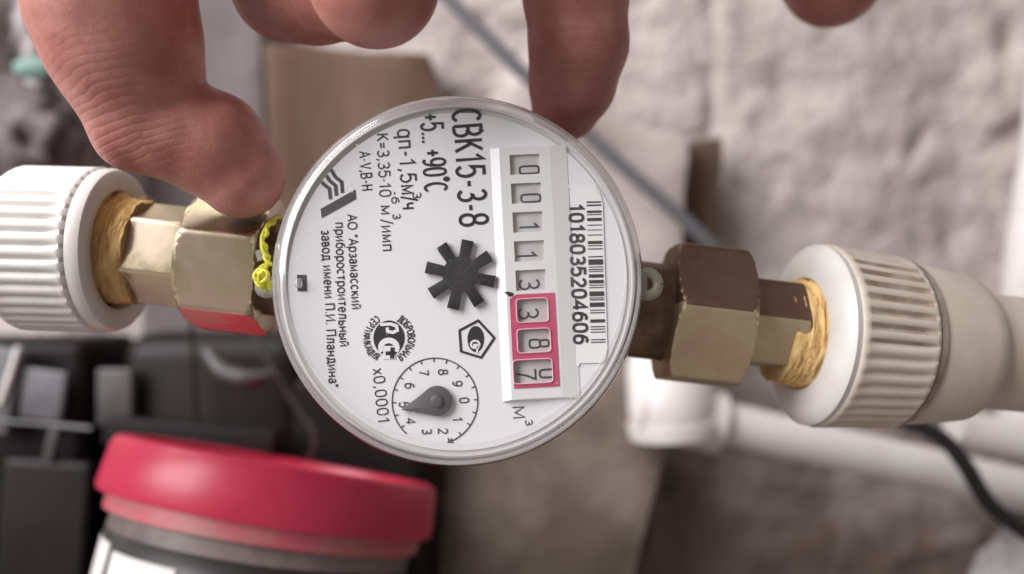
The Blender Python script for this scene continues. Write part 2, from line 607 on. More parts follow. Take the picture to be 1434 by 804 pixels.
tube('pipe', [rel(P(950, 578, .325)), rel(P(1180, 630, .325)), rel(P(1500, 702, .325))], 0.0088, M['white_pipe'], wp, n=32)
tube('elbow', [rel(P(930, 500, .345)), rel(P(938, 540, .330)), rel(P(942, 570, .325)), rel(P(944, 592, .325))],
     [.017, .0175, .0182, .0175], M['white_pipe'], wp, n=40)
tube('elbow_collar', [rel(P(895, 566, .325)), rel(P(1008, 592, .325))], [.0135, .0125], M['white_pipe'], wp, n=36)
tube('elbow_rim', [rel(P(944, 590, .325)), rel(P(946, 608, .325))], [.0192, .0188], M['white_pipe'], wp, n=40)
tag(tube('short_white_pipe', [P(1335, 596, .345), P(1400, 612, .345), P(1520, 636, .345)], 0.0085, M['white_pipe'], n=28),
    'short piece of white pipe under the right coupling', 'pipe')
tag(tube('vertical_white_pipe', [P(1430, 660, .36), P(1440, 400, .352), P(1468, 200, .352), P(1500, -100, .352)], 0.0105, M['white_pipe'], n=28),
    'upright white pipe at the far right edge', 'pipe')


def lump(name, c, sx, sy, sz, amp, freq, mat, seed, parent=None, lvl=4):
    bm = bmesh.new()
    bmesh.ops.create_icosphere(bm, subdivisions=lvl, radius=1)
    for v in bm.verts:
        n = v.co.normalized()
        h = noise.fractal(n * freq + Vector((seed, seed * 2, 3)), .8, 2.1, 4)
        rr = 1 + amp * (1 - abs(h) * 2)
        v.co = Vector((n.x * sx * rr, n.y * sy * rr, n.z * sz * rr))
    me = bpy.data.meshes.new(name)
    bm.to_mesh(me)
    bm.free()
    me.polygons.foreach_set('use_smooth', [True] * len(me.polygons))
    me.materials.append(mat)
    o = bpy.data.objects.new(name, me)
    COL.objects.link(o)
    o.parent = parent
    o.location = c
    return o


bagE = empty('plastic_bag', P(20, 250, .33))
tag(bagE, 'crumpled grey plastic bag behind the thumb at upper left', 'bag')
lump('crumpled_film', P(10, 60, .335) - bagE.location, .036, .018, .062, .34, 2.1, M['bag'], 1.3, bagE, 5)
lump('teal_patch', P(48, 96, .314) - bagE.location, .008, .003, .004, .2, 2, M['teal'], 3.3, bagE, 3)
tag(lump('dark_rag', P(8, 205, .318), .024, .014, .022, .35, 2.4, M['rag'], 5.1, None, 4), 'dark crumpled rag below the grey bag at the left edge', 'rag')
tag(lump('plaster_lump', P(1440, 835, .345), .022, .012, .026, .25, 2.2, M['white_stone'], 2.2, None, 4), 'pale plaster lump in the lower right corner', 'plaster')


# dark canister behind the jar
def rounded_box(name, w_, d_, h_, rad, mat, parent, loc, seg=6, rot=None):
    bm = bmesh.new()
    bmesh.ops.create_cube(bm, size=1)
    for v in bm.verts:
        v.co = Vector((v.co.x * w_, v.co.y * d_, v.co.z * h_))
    bmesh.ops.bevel(bm, geom=list(bm.edges), offset=rad, segments=seg, affect='EDGES', profile=0.5)
    me = bpy.data.meshes.new(name)
    bm.to_mesh(me)
    bm.free()
    me.materials.append(mat)
    o = bpy.data.objects.new(name, me)
    COL.objects.link(o)
    o.parent = parent
    o.location = loc
    if rot:
        o.rotation_euler = rot
    return auto_smooth(o, 40)


can = empty('dark_canister', Vector((P(315, 0, .325).x, .322, 0)))
tag(can, 'dark glossy plastic canister with a worn grey rim behind the red-lidded jar', 'canister')
ztop = P(0, 470, .30).z
rounded_box('body', .072, .036, ztop, .010, M['dark_grey'], can, (0, 0.004, ztop / 2))
cl = can.location
tube('rim', [P(355, 470, .296) - cl, P(385, 522, .296) - cl, P(415, 570, .296) - cl, P(437, 600, .296) - cl, P(440, 625, .298) - cl, P(430, 650, .305) - cl],
     .0009, M['grey_rim'], can, n=10)
tube('handle', [P(290, 492, .294) - cl, P(312, 520, .291) - cl, P(345, 530, .290) - cl, P(378, 526, .292) - cl], [.002, .0034, .0034, .002], M['grey_rim'], can, n=12)
tube('seam', [P(268, 440, .300) - cl, P(272, 540, .299) - cl, P(276, 640, .299) - cl], .0009, M['dark_grey'], can, n=8)
rounded_box('painted_highlight', .014, .004, .022, .0015, M['grey_rim'], can, P(163, 556, .303) - cl)  # soft highlight on the canister, built as a lighter grey patch
rounded_box('black_band', .066, .006, .011, .002, M['black_matte'], can, P(268, 612, .300) - cl, rot=(0, R(5), 0))

# black case at the left edge with grey latch plates
case = empty('tool_case', Vector((P(20, 0, .31).x, .315, 0)))
tag(case, 'black plastic case with grey latch plates at the lower left', 'case')
cl2 = case.location
zt = P(0, 478, .30).z
rounded_box('body', .105, .045, zt, .005, M['black_gloss'], case, (-.022, .012, zt / 2))
rounded_box('latch_plate', .016, .003, .019, .0012, M['grey_metal'], case, P(62, 553, .298) - cl2, rot=(0, R(8), 0))
rounded_box('latch_plate', .017, .004, .032, .0012, M['grey_metal'], case, P(-6, 545, .297) - cl2, rot=(0, R(12), 0))
tube('trim', [P(0, 566, .294) - cl2, P(14, 525, .294) - cl2, P(26, 486, .294) - cl2], .0011, M['white_pipe'], case, n=8)
tube('trim', [P(-20, 588, .294) - cl2, P(60, 594, .294) - cl2, P(128, 600, .294) - cl2], .0008, M['grey_metal'], case, n=8)
rounded_box('clasp', .004, .003, .014, .001, M['grey_rim'], case, P(74, 618, .296) - cl2, rot=(0, R(14), 0))
rounded_box('lower_panel', .034, .004, .05, .003, M['dark_grey'], case, P(62, 735, .298) - cl2, rot=(0, R(4), 0))

bb = tag(rounded_box('black_box', .058, .030, P(0, 520, .325).z, .006, M['black_matte'], None, (P(500, 0, .325).x, .325, P(0, 520, .325).z / 2)),
         'black plastic box behind the red lid, under the lower left of the meter', 'box')

# ================================================================== JAR WITH RED LID
tilt = R(10)
jar_d = .255
lid_mid = P(396, 644, jar_d)
lean = R(-13.5)
jar_h = .100
ax = Matrix.Rotation(tilt, 3, 'Y') @ Matrix.Rotation(lean, 3, 'X') @ Vector((0, 0, 1))
jar = empty('lidded_jar', lid_mid - ax * jar_h, (lean, tilt, 0))
tag(jar, 'plastic jar with a bright red screw lid, below the meter', 'jar')
RL = .0508
H = jar_h
lid = lathe('lid', [(H - .0155, RL - .002), (H - .016, RL), (H - .0145, RL + .0006), (H - .003, RL - .0003), (H - .0008, RL - .0012), (H, RL - .003), (H - .0006, RL - .005),
                    (H - .006, RL - .0062), (H - .0064, 0)], M['red_lid'], jar, 'Z', 128)
lathe('skirt', [(H - .0215, RL - .0045), (H - .0210, RL - .0030), (H - .0158, RL - .0028)], M['pink_skirt'], jar, 'Z', 128, cap=False)
lathe('body', [(0, .040), (.002, .043), (.010, .0445), (H - .026, RL - .0055), (H - .010, RL - .0055)], M['jar'], jar, 'Z', 128)


def wrap_patch(name, a0, a1, z0, z1, rfun, mat, parent, n=40, nz=6):
    vs, fs = [], []
    for j in range(nz + 1):
        z = z0 + (z1 - z0) * j / nz
        for i in range(n + 1):
            a = a0 + (a1 - a0) * i / n
            r = rfun(z)
            vs.append((r * math.sin(a), -r * math.cos(a), z))
    for j in range(nz):
        for i in range(n):
            k = j * (n + 1) + i
            fs.append((k, k + 1, k + n + 2, k + n + 1))
    o = mesh_obj(name, vs, fs, mat, parent, smooth=True)
    sm = o.modifiers.new('thickness', 'SOLIDIFY')
    sm.thickness = .0003
    return o


def jr(z):
    return .0445 + (RL - .0055 - .0445) * (z - .01) / (H - .036) + .0003


lab = wrap_patch('label', R(-150), R(150), .022, H - .0262, jr, M['label_dark'], jar, 90)
wrap_patch('label_panel', R(-88), R(-47), .03, H - .0290, lambda z: jr(z) + .0004, M['label_white'], lab)
wrap_patch('label_panel', R(-43), R(-12), .03, H - .0305, lambda z: jr(z) + .0004, M['label_white'], lab)


# ================================================================== PIPE LINE: axis through the meter
AX_D = .172
AXP = P(641, 404, AX_D)
AX_ROT = (0, R(6.6), 0)


def hexr(theta, rc, rot, rnd=0.985):
    """radius of a regular hexagon with corner radius rc at angle theta, corners slightly rounded"""
    t = (theta - rot) % (math.pi / 3) - math.pi / 6
    return min(rc * math.cos(math.pi / 6) / math.cos(t), rc * rnd)


def hex_piece(name, s0, s1, rc, rot, mat, parent, cham=.0016, n=180, steps=5):
    prof = []
    rin = rc * .87
    for i in range(steps + 1):
        f = i / steps
        prof.append((s0 + cham * f ** 1.6, rin + (rc - rin) * math.sin(f * math.pi / 2)))
    for i in range(steps, -1, -1):
        f = i / steps
        prof.append((s1 - cham * f ** 1.6, rin + (rc - rin) * math.sin(f * math.pi / 2)))

    def rf(s, t, r):
        return min(hexr(t, rc, rot), r)
    return lathe(name, [(s0, 0)] + prof + [(s1, 0)], mat, parent, 'X', n, rf, ang=28)


def ribbed(name, s0, s1, rad, depth, nribs, mat, parent, groove_mat=None, sector=None, taper=0.0, edge=.0012, n_per=8):
    n = nribs * n_per
    prof = [(s0, rad * .995 - edge), (s0 + edge * .4, rad - edge * .3), (s0 + edge, rad), (s0 + edge * 1.6, rad)]
    m = 10
    for i in range(1, m):
        prof.append((s0 + edge * 1.6 + (s1 - s0 - edge * 3.2) * i / m, rad))
    prof += [(s1 - edge * 1.6, rad), (s1 - edge, rad), (s1, rad - edge)]

    def rf(s, t, r):
        f = (s - s0) / (s1 - s0)
        base = r * (1 - taper * f)
        e = min((s - s0), (s1 - s)) / (edge * 2.4)
        k = max(0, min(1, e - .35))
        w_ = .5 - .5 * math.cos(t * nribs)
        return base - depth * k * (1 - w_) ** 2
    o = lathe(name, prof, mat, parent, 'X', n, rf, cap=False, ang=50)
    if groove_mat:
        o.data.materials.append(groove_mat)
        for p in o.data.polygons:
            c = p.center
            t = math.atan2(c.z, -c.y) % (2 * math.pi)
            w_ = .5 - .5 * math.cos(t * nribs)
            if sector[0] < t < sector[1] and w_ < .36 and s0 + edge * 1.8 < c.x < s1 - edge * 2.0:
                p.material_index = 1
    return o


def fibre_ring(name, s0, s1, r0, r1, mat, parent, seed, amp=.0008):
    prof = [(s0, r0 * .6), (s0, r0)]
    m = 16
    for i in range(1, m + 1):
        f = i / m
        prof.append((s0 + (s1 - s0) * f, r0 + (r1 - r0) * f))
    prof += [(s1, r1 * .6)]

    def rf(s, t, r):
        return r + amp * noise.fractal(Vector((s * 900 + seed, math.cos(t) * 2 + seed, math.sin(t) * 2)), .7, 2, 4) \
            + amp * .35 * math.sin(s * 6000 + 2 * t)
    o = lathe(name, prof, mat, parent, 'X', 128, rf, cap=False, ang=60)
    return o


def fibres(parent, count, s0, s1, r, seed):
    rnd = random.Random(seed)
    for _ in range(count):                              # thin strands wound round the thread
        a = rnd.uniform(-1.4, 1.2)
        sp = rnd.uniform(.3, 1.3)
        s = rnd.uniform(s0, s1)
        ds = rnd.gauss(0, .0009)
        pts = []
        for i in range(5):
            f = i / 4
            rr = r + rnd.uniform(.0001, .0005) + (.0007 * f if rnd.random() < .25 else 0)
            t = a + sp * f
            pts.append((s + ds * f, -rr * math.cos(t), rr * math.sin(t)))
        tube('strand', pts, [.00009, .00011, .00011, .00009, .00005], M['flax'], parent, n=5, sub=3)



# ---- left side
ln = empty('left_union_nut', AXP, AX_ROT)
ln.name = 'union_nut'
tag(ln, 'shiny yellow zinc union nut with hex adapter, under the thumb', 'nut')
HR_L = R(62)
hex_piece('hex_nut', -.0560, -.0400, .0157, R(21), M['zinc'], ln, cham=.0022)
hex_piece('adapter', -.0705, -.0555, .0112, R(-22), M['zinc'], ln, cham=.0008)
lathe('lock_ring', [(-.0568, .0118), (-.0566, .0134), (-.0558, .0134), (-.0557, .0118)], M['zinc'], ln, 'X', 64)

lf = empty('flax_winding', AXP, AX_ROT)
tag(lf, 'orange flax sealing wound on the thread beside the left white coupling', 'sealing')
fibre_ring('fibre', -.0830, -.0680, .0121, .0112, M['flax'], lf, 2.0)
fibres(lf, 26, -.0790, -.0682, .0117, 5)

lc_rot = Matrix.Rotation(R(1.5), 3, 'Y')
lc = empty('pipe_coupling', P(174, 351, AX_D) - lc_rot @ Vector((-.0750, 0, 0)), (0, R(1.5), 0))
tag(lc, 'clean white ribbed plastic pipe coupling at the left edge', 'coupling')
RLn = .0178
ribbed('ribbed_sleeve', -.0960, -.0780, RLn, .0008, 40, M['white_ppr'], lc)
lathe('face_ring', [(-.0790, .0122), (-.0772, .0124), (-.0757, .0128), (-.0752, .0134), (-.0750, .0150), (-.0751, .0163), (-.0757, .0172), (-.0768, .0176), (-.0784, .0174)],
      M['white_ppr'], lc, 'X', 128, cap=False)
lathe('thread_bore', [(-.086, .0), (-.086, .0124), (-.0775, .0126)], M['brass'], lc, 'X', 64, cap=False)
lathe('collar', [(-.1350, .0145), (-.1150, .0148), (-.1010, .0152), (-.0960, .0160), (-.0955, .0170)], M['white_ppr'], lc, 'X', 96)
lathe('pipe', [(-.190, .0125), (-.1340, .0125)], M['white_ppr'], lc, 'X', 64)

# ---- right side: bent slightly away from the camera
RROT = (0, R(6.6), R(2.5))
rn = empty('union_nut', AXP, AX_ROT)
tag(rn, 'brown-olive union nut with hex adapter, dark reflection coloured on its upper flats, right of the meter', 'nut')
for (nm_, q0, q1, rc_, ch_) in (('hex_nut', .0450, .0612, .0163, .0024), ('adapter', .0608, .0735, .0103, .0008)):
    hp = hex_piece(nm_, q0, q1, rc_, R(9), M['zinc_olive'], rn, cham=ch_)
    hp.data.materials.append(M['zinc_dark'])          # a dark reflection is coloured brown onto the flats above the front corner
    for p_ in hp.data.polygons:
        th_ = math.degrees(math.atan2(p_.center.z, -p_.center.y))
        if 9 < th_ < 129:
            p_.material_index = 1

RP = P(1118, 467, .174)
rf_ = empty('flax_winding', RP, (0, R(6.0), R(4)))
tag(rf_, 'golden yellow flax sealing wound on the thread beside the right coupling', 'sealing')
fibre_ring('fibre', -.0052, .0035, .0109, .0120, M['flax'], rf_, 7.0, .0006)
fibres(rf_, 12, -.0022, .0030, .0113, 9)

rc = empty('pipe_coupling', RP, (0, R(5.5), R(7)))
tag(rc, 'beige ribbed pipe coupling with shade coloured into its body, with brown grooves at the right', 'coupling')
RRn = .0202
ribbed('ribbed_sleeve', .0030, .0215, RRn, .0008, 40, M['shade_tinted_ppr'], rc, M['groove_dirt'], (R(-5) % (2 * math.pi) - 2 * math.pi, R(62)), taper=.06)
lathe('face_ring', [(.0040, .0112), (.0015, .0116), (.0002, .0124), (.0, .0140), (.0004, .0170), (.0012, .0190), (.0022, .0198), (.0036, .0196)],
      M['white_ppr'], rc, 'X', 128, cap=False)
lathe('thread_bore', [(.012, 0), (.012, .0114), (.0035, .0114)], M['brass'], rc, 'X', 64, cap=False)
lathe('groove_line', [(.0209, .0187), (.0224, .0184)], M['groove_dirt'], rc, 'X', 96, cap=False)
lathe('collar', [(.0212, .0150), (.0222, .0178), (.0255, .0179), (.0350, .0166), (.0372, .0162), (.0386, .0152), (.0390, .0120)], M['shade_tinted_ppr'], rc, 'X', 96, cap=False)
lathe('pipe', [(.0380, .0130), (.110, .0130)], M['shade_tinted_ppr'], rc, 'X', 64)

# ================================================================== WATER METER
TILT = R(4)                       # face leans up a little
MC = P(641, 391, .150)
meter = empty('water_meter', MC, (TILT, 0, 0))
meter.rotation_euler = (-TILT, 0, 0)
tag(meter, 'round white water meter with clear cap and number counter, in the centre', 'water meter')
bpy.context.view_layer.update()
MW = Matrix.Translation(MC) @ Matrix.Rotation(-TILT, 4, 'X')
MI = MW.inverted()
CAMP = Vector((0, 0, ZC))


def D(px, py, t=0.0):
    """dial-plane coordinates (right, up) in metres of the point seen at a pixel, on the plane t in front of the dial"""
    d = P(px, py, 1.0) - CAMP
    o = MI @ CAMP
    dd = (MI.to_3x3() @ d)
    k = (-t - o.y) / dd.y
    q = o + dd * k
    return Vector((q.x, q.z))


MM = (D(700, 391) - D(600, 391)).length / 100      # metres per photo pixel on the dial


def L3(uv, t):
    return (uv[0], -t, uv[1])


# ---- stroke lettering
def arc(cx, cy, rx, ry, a0, a1, n=12):
    return [(cx + rx * math.cos(R(a0 + (a1 - a0) * i / n)), cy + ry * math.sin(R(a0 + (a1 - a0) * i / n))) for i in range(n + 1)]


def sup(cx, cy, rx, ry, e=2.6, n=24):
    out = []
    for i in range(n + 1):
        a = 2 * math.pi * i / n
        c, s = math.cos(a), math.sin(a)
        out.append((cx + rx * math.copysign(abs(c) ** (2 / e), c), cy + ry * math.copysign(abs(s) ** (2 / e), s)))
    return out


X = .73     # x-height
G = {
    '0': ([sup(.27, .5, .25, .5)], .62), '1': ([[(.06, .76), (.28, 1), (.28, 0)]], .5),
    '2': ([arc(.27, .73, .24, .27, 165, -35) + [(.02, 0), (.54, 0)]], .62),
    '3': ([arc(.25, .75, .23, .25, 150, -90, 10) + arc(.26, .26, .26, .26, 90, -150, 10)], .6),
    '4': ([[(.42, 0), (.42, 1), (0, .28), (.58, .28)]], .64),
    '5': ([[(.5, 1), (.1, 1), (.05, .54)] + arc(.27, .33, .26, .33, 135, -150)], .62),
    '6': ([sup(.28, .32, .25, .32, 2.2), [(.03, .34), (.06, .66), (.18, .92), (.34, 1), (.5, .92)]], .62),
    '7': ([[(.02, 1), (.54, 1), (.34, .55), (.22, 0)]], .6),
    '8': ([sup(.28, .76, .21, .24, 2.2), sup(.28, .26, .26, .26, 2.2)], .62),
    '9': ([sup(.27, .68, .25, .32, 2.2), [(.52, .66), (.49, .34), (.37, .08), (.21, 0), (.05, .08)]], .62),
    'С': ([arc(.33, .5, .31, .5, 48, 312, 16)], .68),
    'В': ([[(.05, 0), (.05, 1), (.3, 1)] + arc(.3, .76, .21, .24, 90, -90, 8) + [(.05, .52)], [(.3, .52)] + arc(.3, .26, .25, .26, 90, -90, 8) + [(.05, 0)]], .66),
    'К': ([[(.05, 0), (.05, 1)], [(.52, 1), (.08, .44)], [(.2, .6), (.56, 0)]], .62),
    '-': ([[(.06, .42), (.32, .42)]], .42), '+': ([[(.04, .45), (.52, .45)], [(.28, .2), (.28, .7)]], .6),
    '.': ([[(.08, 0), (.08, .11)]], .2), ',': ([[(.1, .1), (.1, 0), (.05, -.16)]], .24),
    '°': ([sup(.14, 1.02, .10, .10, 2, 14)], .3), '=': ([[(.04, .58), (.5, .58)], [(.04, .32), (.5, .32)]], .58),
    '·': ([[(.1, .36), (.1, .5)]], .24), '/': ([[(.0, -.1), (.32, 1.05)]], .36), ' ': ([], .3), '"': ([[(.06, 1), (.06, .72)], [(.2, 1), (.2, .72)]], .3),
    'q': ([sup(.25, X / 2, .22, X / 2, 2.4), [(.48, X), (.48, -.3)]], .6),
    'п': ([[(.06, 0), (.06, X), (.46, X), (.46, 0)]], .58), 'м': ([[(.06, 0), (.06, X), (.3, .12), (.54, X), (.54, 0)]], .66),
    'ч': ([[(.06, X), (.06, .48), (.14, .34), (.42, .34)], [(.44, X), (.44, 0)]], .54), 'и': ([[(.06, X), (.06, 0), (.46, X), (.46, 0)]], .58),
    'A': ([[(0, 0), (.31, 1), (.62, 0)], [(.12, .34), (.5, .34)]], .66), 'V': ([[(0, 1), (.3, 0), (.6, 1)]], .64),
    'H': ([[(.06, 0), (.06, 1)], [(.54, 0), (.54, 1)], [(.06, .5), (.54, .5)]], .66),
    'О': ([sup(.36, .5, .34, .5, 2.1)], .76),
    'р': ([[(.06, X), (.06, -.28)], sup(.28, X / 2, .22, X / 2, 2.2)], .56),
    'з': ([arc(.2, .54, .18, .19, 150, -80, 8) + arc(.2, .18, .2, .18, 80, -150, 8)], .46),
    'а': ([[(.05, .58), (.12, .69), (.24, X), (.38, .68), (.42, .52), (.42, 0)], sup(.22, .2, .18, .2, 2.2, 16)], .52),
    'с': ([arc(.25, X / 2, .22, X / 2, 45, 315)], .5), 'к': ([[(.06, 0), (.06, X)], [(.42, X), (.1, .36)], [(.18, .44), (.46, 0)]], .48),
    'й': ([[(.06, X), (.06, 0), (.46, X), (.46, 0)], arc(.26, .98, .12, .1, 180, 360, 8)], .58),
    'б': ([sup(.27, .33, .23, .33, 2.2), [(.04, .36), (.06, .7), (.16, .86), (.34, .92), (.46, 1.0)]], .56),
    'о': ([sup(.26, X / 2, .24, X / 2, 2.2)], .56), 'т': ([[(.0, X), (.44, X)], [(.22, X), (.22, 0)]], .46),
    'е': ([[(.03, .38), (.47, .38)] + arc(.25, X / 2, .22, X / 2, 5, 320)], .54),
    'л': ([[(.0, .02), (.08, .04), (.12, .2), (.14, X), (.46, X), (.46, 0)]], .58),
    'ь': ([[(.06, X), (.06, 0), (.28, 0)] + arc(.28, .2, .16, .2, -90, 90, 8) + [(.06, .4)]], .5),
    'н': ([[(.06, 0), (.06, X)], [(.46, 0), (.46, X)], [(.06, .38), (.46, .38)]], .56),
    'ы': ([[(.06, X), (.06, 0), (.24, 0)] + arc(.24, .2, .14, .2, -90, 90, 8) + [(.06, .4)], [(.56, 0), (.56, X)]], .66),
    'в': ([[(.06, 0), (.06, X), (.24, X)] + arc(.24, .55, .15, .17, 90, -90, 8) + [(.06, .38)], [(.24, .38)] + arc(.24, .19, .18, .19, 90, -90, 8) + [(.06, 0)]], .5),
    'д': ([[(.02, -.18), (.02, .02), (.54, .02), (.54, -.18)], [(.1, .02), (.16, .3), (.16, X), (.46, X), (.46, .02)]], .6),
    'П': ([[(.06, 0), (.06, 1), (.58, 1), (.58, 0)]], .7), 'И': ([[(.06, 1), (.06, 0), (.58, 1), (.58, 0)]], .7),
    'Д': ([[(.0, -.18), (.0, .02), (.66, .02), (.66, -.18)], [(.1, .02), (.2, .4), (.2, 1), (.56, 1), (.56, .02)]], .72),
    'Б': ([[(.5, 1), (.06, 1), (.06, 0), (.3, 0)] + arc(.3, .28, .24, .28, -90, 90, 8) + [(.06, .56)]], .62),
    'Р': ([[(.06, 0), (.06, 1), (.3, 1)] + arc(.3, .73, .22, .27, 90, -90, 8) + [(.06, .46)]], .6),
    'Л': ([[(0, .02), (.1, .1), (.14, .4), (.16, 1), (.54, 1), (.54, 0)]], .64), 'Ь': ([[(.06, 1), (.06, 0), (.3, 0)] + arc(.3, .28, .22, .28, -90, 90, 8) + [(.06, .56)]], .58),
    'Н': ([[(.06, 0), (.06, 1)], [(.54, 0), (.54, 1)], [(.06, .5), (.54, .5)]], .66),
    'Я': ([[(.52, 0), (.52, 1), (.28, 1)] + arc(.28, .73, .22, .27, 90, 270, 8) + [(.52, .46)], [(.28, .46), (.02, 0)]], .6),
    'Е': ([[(.52, 1), (.06, 1), (.06, 0), (.52, 0)], [(.06, .52), (.46, .52)]], .58), 'Т': ([[(0, 1), (.56, 1)], [(.28, 1), (.28, 0)]], .58),
    'Ф': ([sup(.36, .52, .34, .3, 2.2), [(.36, 0), (.36, 1)]], .74), 'Ц': ([[(.06, 1), (.06, 0), (.52, 0), (.6, 0), (.6, -.16)], [(.5, 1), (.5, 0)]], .66),
    'А': ([[(0, 0), (.31, 1), (.62, 0)], [(.12, .34), (.5, .34)]], .66), 'М': ([[(.06, 0), (.06, 1), (.38, .2), (.7, 1), (.7, 0)]], .8),
    'х': ([[(.02, X), (.46, 0)], [(.46, X), (.02, 0)]], .52),
}
G['B'] = G['В']
G['K'] = G['К']
G['C'] = G['С']


def ribbon(pts, th):
    """2D polyline -> (verts, faces) of a flat ribbon with mitred joins; closed if ends meet"""
    pts = [Vector(p) for p in pts]
    closed = (pts[0] - pts[-1]).length < 1e-6 and len(pts) > 3
    if closed:
        pts = pts[:-1]
    n = len(pts)
    vs, fs = [], []
    for i in range(n):
        a = pts[i - 1] if (i > 0 or closed) else None
        b = pts[(i + 1) % n] if (i < n - 1 or closed) else None
        d1 = (pts[i] - a).normalized() if a is not None else None
        d2 = (b - pts[i]).normalized() if b is not None else None
        if d1 is None:
            d1 = d2
        if d2 is None:
            d2 = d1
        n1 = Vector((-d1.y, d1.x))
        n2 = Vector((-d2.y, d2.x))
        m = n1 + n2
        if m.length < 1e-4:
            m = n1
        m.normalize()
        k = 1 / max(.45, m.dot(n1))
        vs += [pts[i] + m * (th / 2 * k), pts[i] - m * (th / 2 * k)]
    rng = n if closed else n - 1
    for i in range(rng):
        j = (i + 1) % n
        fs.append((2 * i, 2 * i + 1, 2 * j + 1, 2 * j))
    return vs, fs


class Flat:
    """collects flat shapes on the dial; build() gives them a little thickness"""
    def __init__(self):
        self.v, self.f = [], []

    def add(self, vs, fs):
        o = len(self.v)
        self.v += [Vector(v) for v in vs]
        self.f += [tuple(i + o for i in f) for f in fs]

    def stroke(self, pts, th):
        self.add(*ribbon(pts, th))

    def poly(self, pts):
        self.add(pts, [tuple(range(len(pts)))])

    def build(self, name, mat, parent, t, thick=.00004, base=0.0):
        vs = [(v.x, -(t + thick), v.y) for v in self.v]
        nv = len(vs)
        o = mesh_obj(name, vs, [tuple(f) for f in self.f], mat, parent)
        return o


def text_width(s, gap):
    return sum(G[c][1] + gap for c in s) - gap


def layout(fl, s, start, dirv, upv, h, wscale, th, gap):
    x = 0.0
    for c in s:
        strokes, adv = G[c]
        for st in strokes:
            fl.stroke([start + dirv * ((x + p[0]) * wscale * h) + upv * (p[1] * h) for p in st], th)
        x += adv + gap


def line_text(fl, s, p0, p1, hpx, th=.12, gap=.1):
    """text from pixel p0 to p1 along the baseline; letters stand to the right of it in the photo"""
    a, b = D(*p0), D(*p1)
    dirv = (b - a)
    ln_ = dirv.length
    dirv.normalize()
    upv = Vector((-dirv.y, dirv.x))
    h = hpx * MM
    ws = ln_ / (text_width(s, gap) * h)
    layout(fl, s, a, dirv, upv, h, ws, th * h, gap)


def circle(c, rx, ry=None, n=40, a0=0, a1=360):
    ry = ry or rx
    return [Vector((c[0] + rx * math.cos(R(a0 + (a1 - a0) * i / n)), c[1] + ry * math.sin(R(a0 + (a1 - a0) * i / n)))) for i in range(n)]


# ---- solid parts of the meter
mm = .001
lathe('register_cup', [(-.0155, 0), (-.0155, .0290), (-.0145, .0322), (-.0140, .0334), (-.0004, .0336), (.0004, .0334), (.0005, .0330), (-.0004, .0328), (-.0004, 0)],
      M['cup'], meter, '-Y', 160)
dial = lathe('dial_plate', [(-.0002, 0), (-.0002, .0321), (0.0, .0320), (0.0, 0)], M['dial'], meter, '-Y', 160)
lathe('brass_body', [(-.0400, 0), (-.0400, .0190), (-.0360, .0240), (-.0180, .0268), (-.0156, .0270), (-.0156, 0)], M['brass'], meter, '-Y', 96)
for s0, s1 in ((-.0435, -.0150), (.0150, .0470)):
    st = lathe('threaded_stub', [(s0, .0105), (s1, .0105)], M['brass'], meter, 'X', 64)
    st.matrix_parent_inverse = MI
    st.location = AXP
    st.rotation_euler = AX_ROT
# clear cap: flat window, rounded shoulder, rim flange
cap = lathe('clear_cap', [(.0058, 0), (.0058, .0307)], M['cap'], meter, '-Y', 160, cap=False)
rp_ = [(.0058, .0307), (.0061, .0308), (.0061, .0310)]
for i in range(13):                                   # broad rounded shoulder
    a = R(90 - 90 * i / 12)
    rp_.append((.0026 + .0032 * math.sin(a), .0312 + .0024 * math.cos(a)))
rp_ += [(.0021, .0339), (.0019, .0344), (.0012, .0348), (.0000, .0350), (-.0060, .0350), (-.0100, .0348)]
rim = lathe('cap_rim', rp_, M['cap_rim'], meter, '-Y', 192, cap=False, ang=60)
lathe('rim_ridge', [(.0016, .0337), (.0024, .0340), (.0025, .0343), (.0016, .0346)], M['cap_rim'], rim, '-Y', 160, cap=False)
for o_ in (cap, rim):                                  # the cap sits a little crooked on its cup
    for v_ in o_.data.vertices:
        v_.co.z += .00075 * max(0.0, -v_.co.y) / .006
# seal lug on the right of the cap
lc0 = D(911, 396)
tube('seal_lug', [(lc0.x + .0021 * math.cos(R(a)), .0035, lc0.y + .0022 * math.sin(R(a))) for a in range(0, 361, 30)], .0011, M['seal_clear'], meter, n=10, sub=2, cap=False)
rounded_box('lug_arm', .0042, .0022, .0052, .0009, M['seal_clear'], meter, (lc0.x - .0021, .0035, lc0.y))
lc1 = D(386, 396)

# ---- printing on the dial
T0 = 0.00006


def printed(name, fn, mat=None, t=T0, parent=None):
    fl = Flat()
    fn(fl)
    return fl.build(name, mat or M['print'], parent or dial, t)


def f_model(fl):
    line_text(fl, 'СВК15-3-8', (633.5, 155), (645, 318.5), 38.5, .115, .09)


def f_temp(fl):
    line_text(fl, '+5... +90°C', (588.5, 160), (595.5, 270.5), 30.5, .115, .09)


def f_flow(fl):
    line_text(fl, 'qп-1,5м', (556.5, 182), (562.5, 274), 21.5, .12, .1)
    line_text(fl, '3', (578, 270), (578.6, 279), 11, .14, .1)
    line_text(fl, '/ч', (563, 276), (564, 294), 21, .12, .1)


def f_k(fl):
    line_text(fl, 'K=3,35·10', (527.5, 188), (532, 277), 15.5, .12, .09)
    line_text(fl, '-6', (548, 268), (548.8, 286), 10, .15, .12)
    line_text(fl, 'м', (533, 288), (533.6, 302), 15.5, .12, .1)
    line_text(fl, '3', (550, 300), (550.5, 308), 10, .15, .1)
    line_text(fl, '/имп', (534, 308), (536, 353), 15.5, .12, .1)


def f_class(fl):
    line_text(fl, 'A-V,B-H', (503, 213), (507, 268), 15, .12, .1)


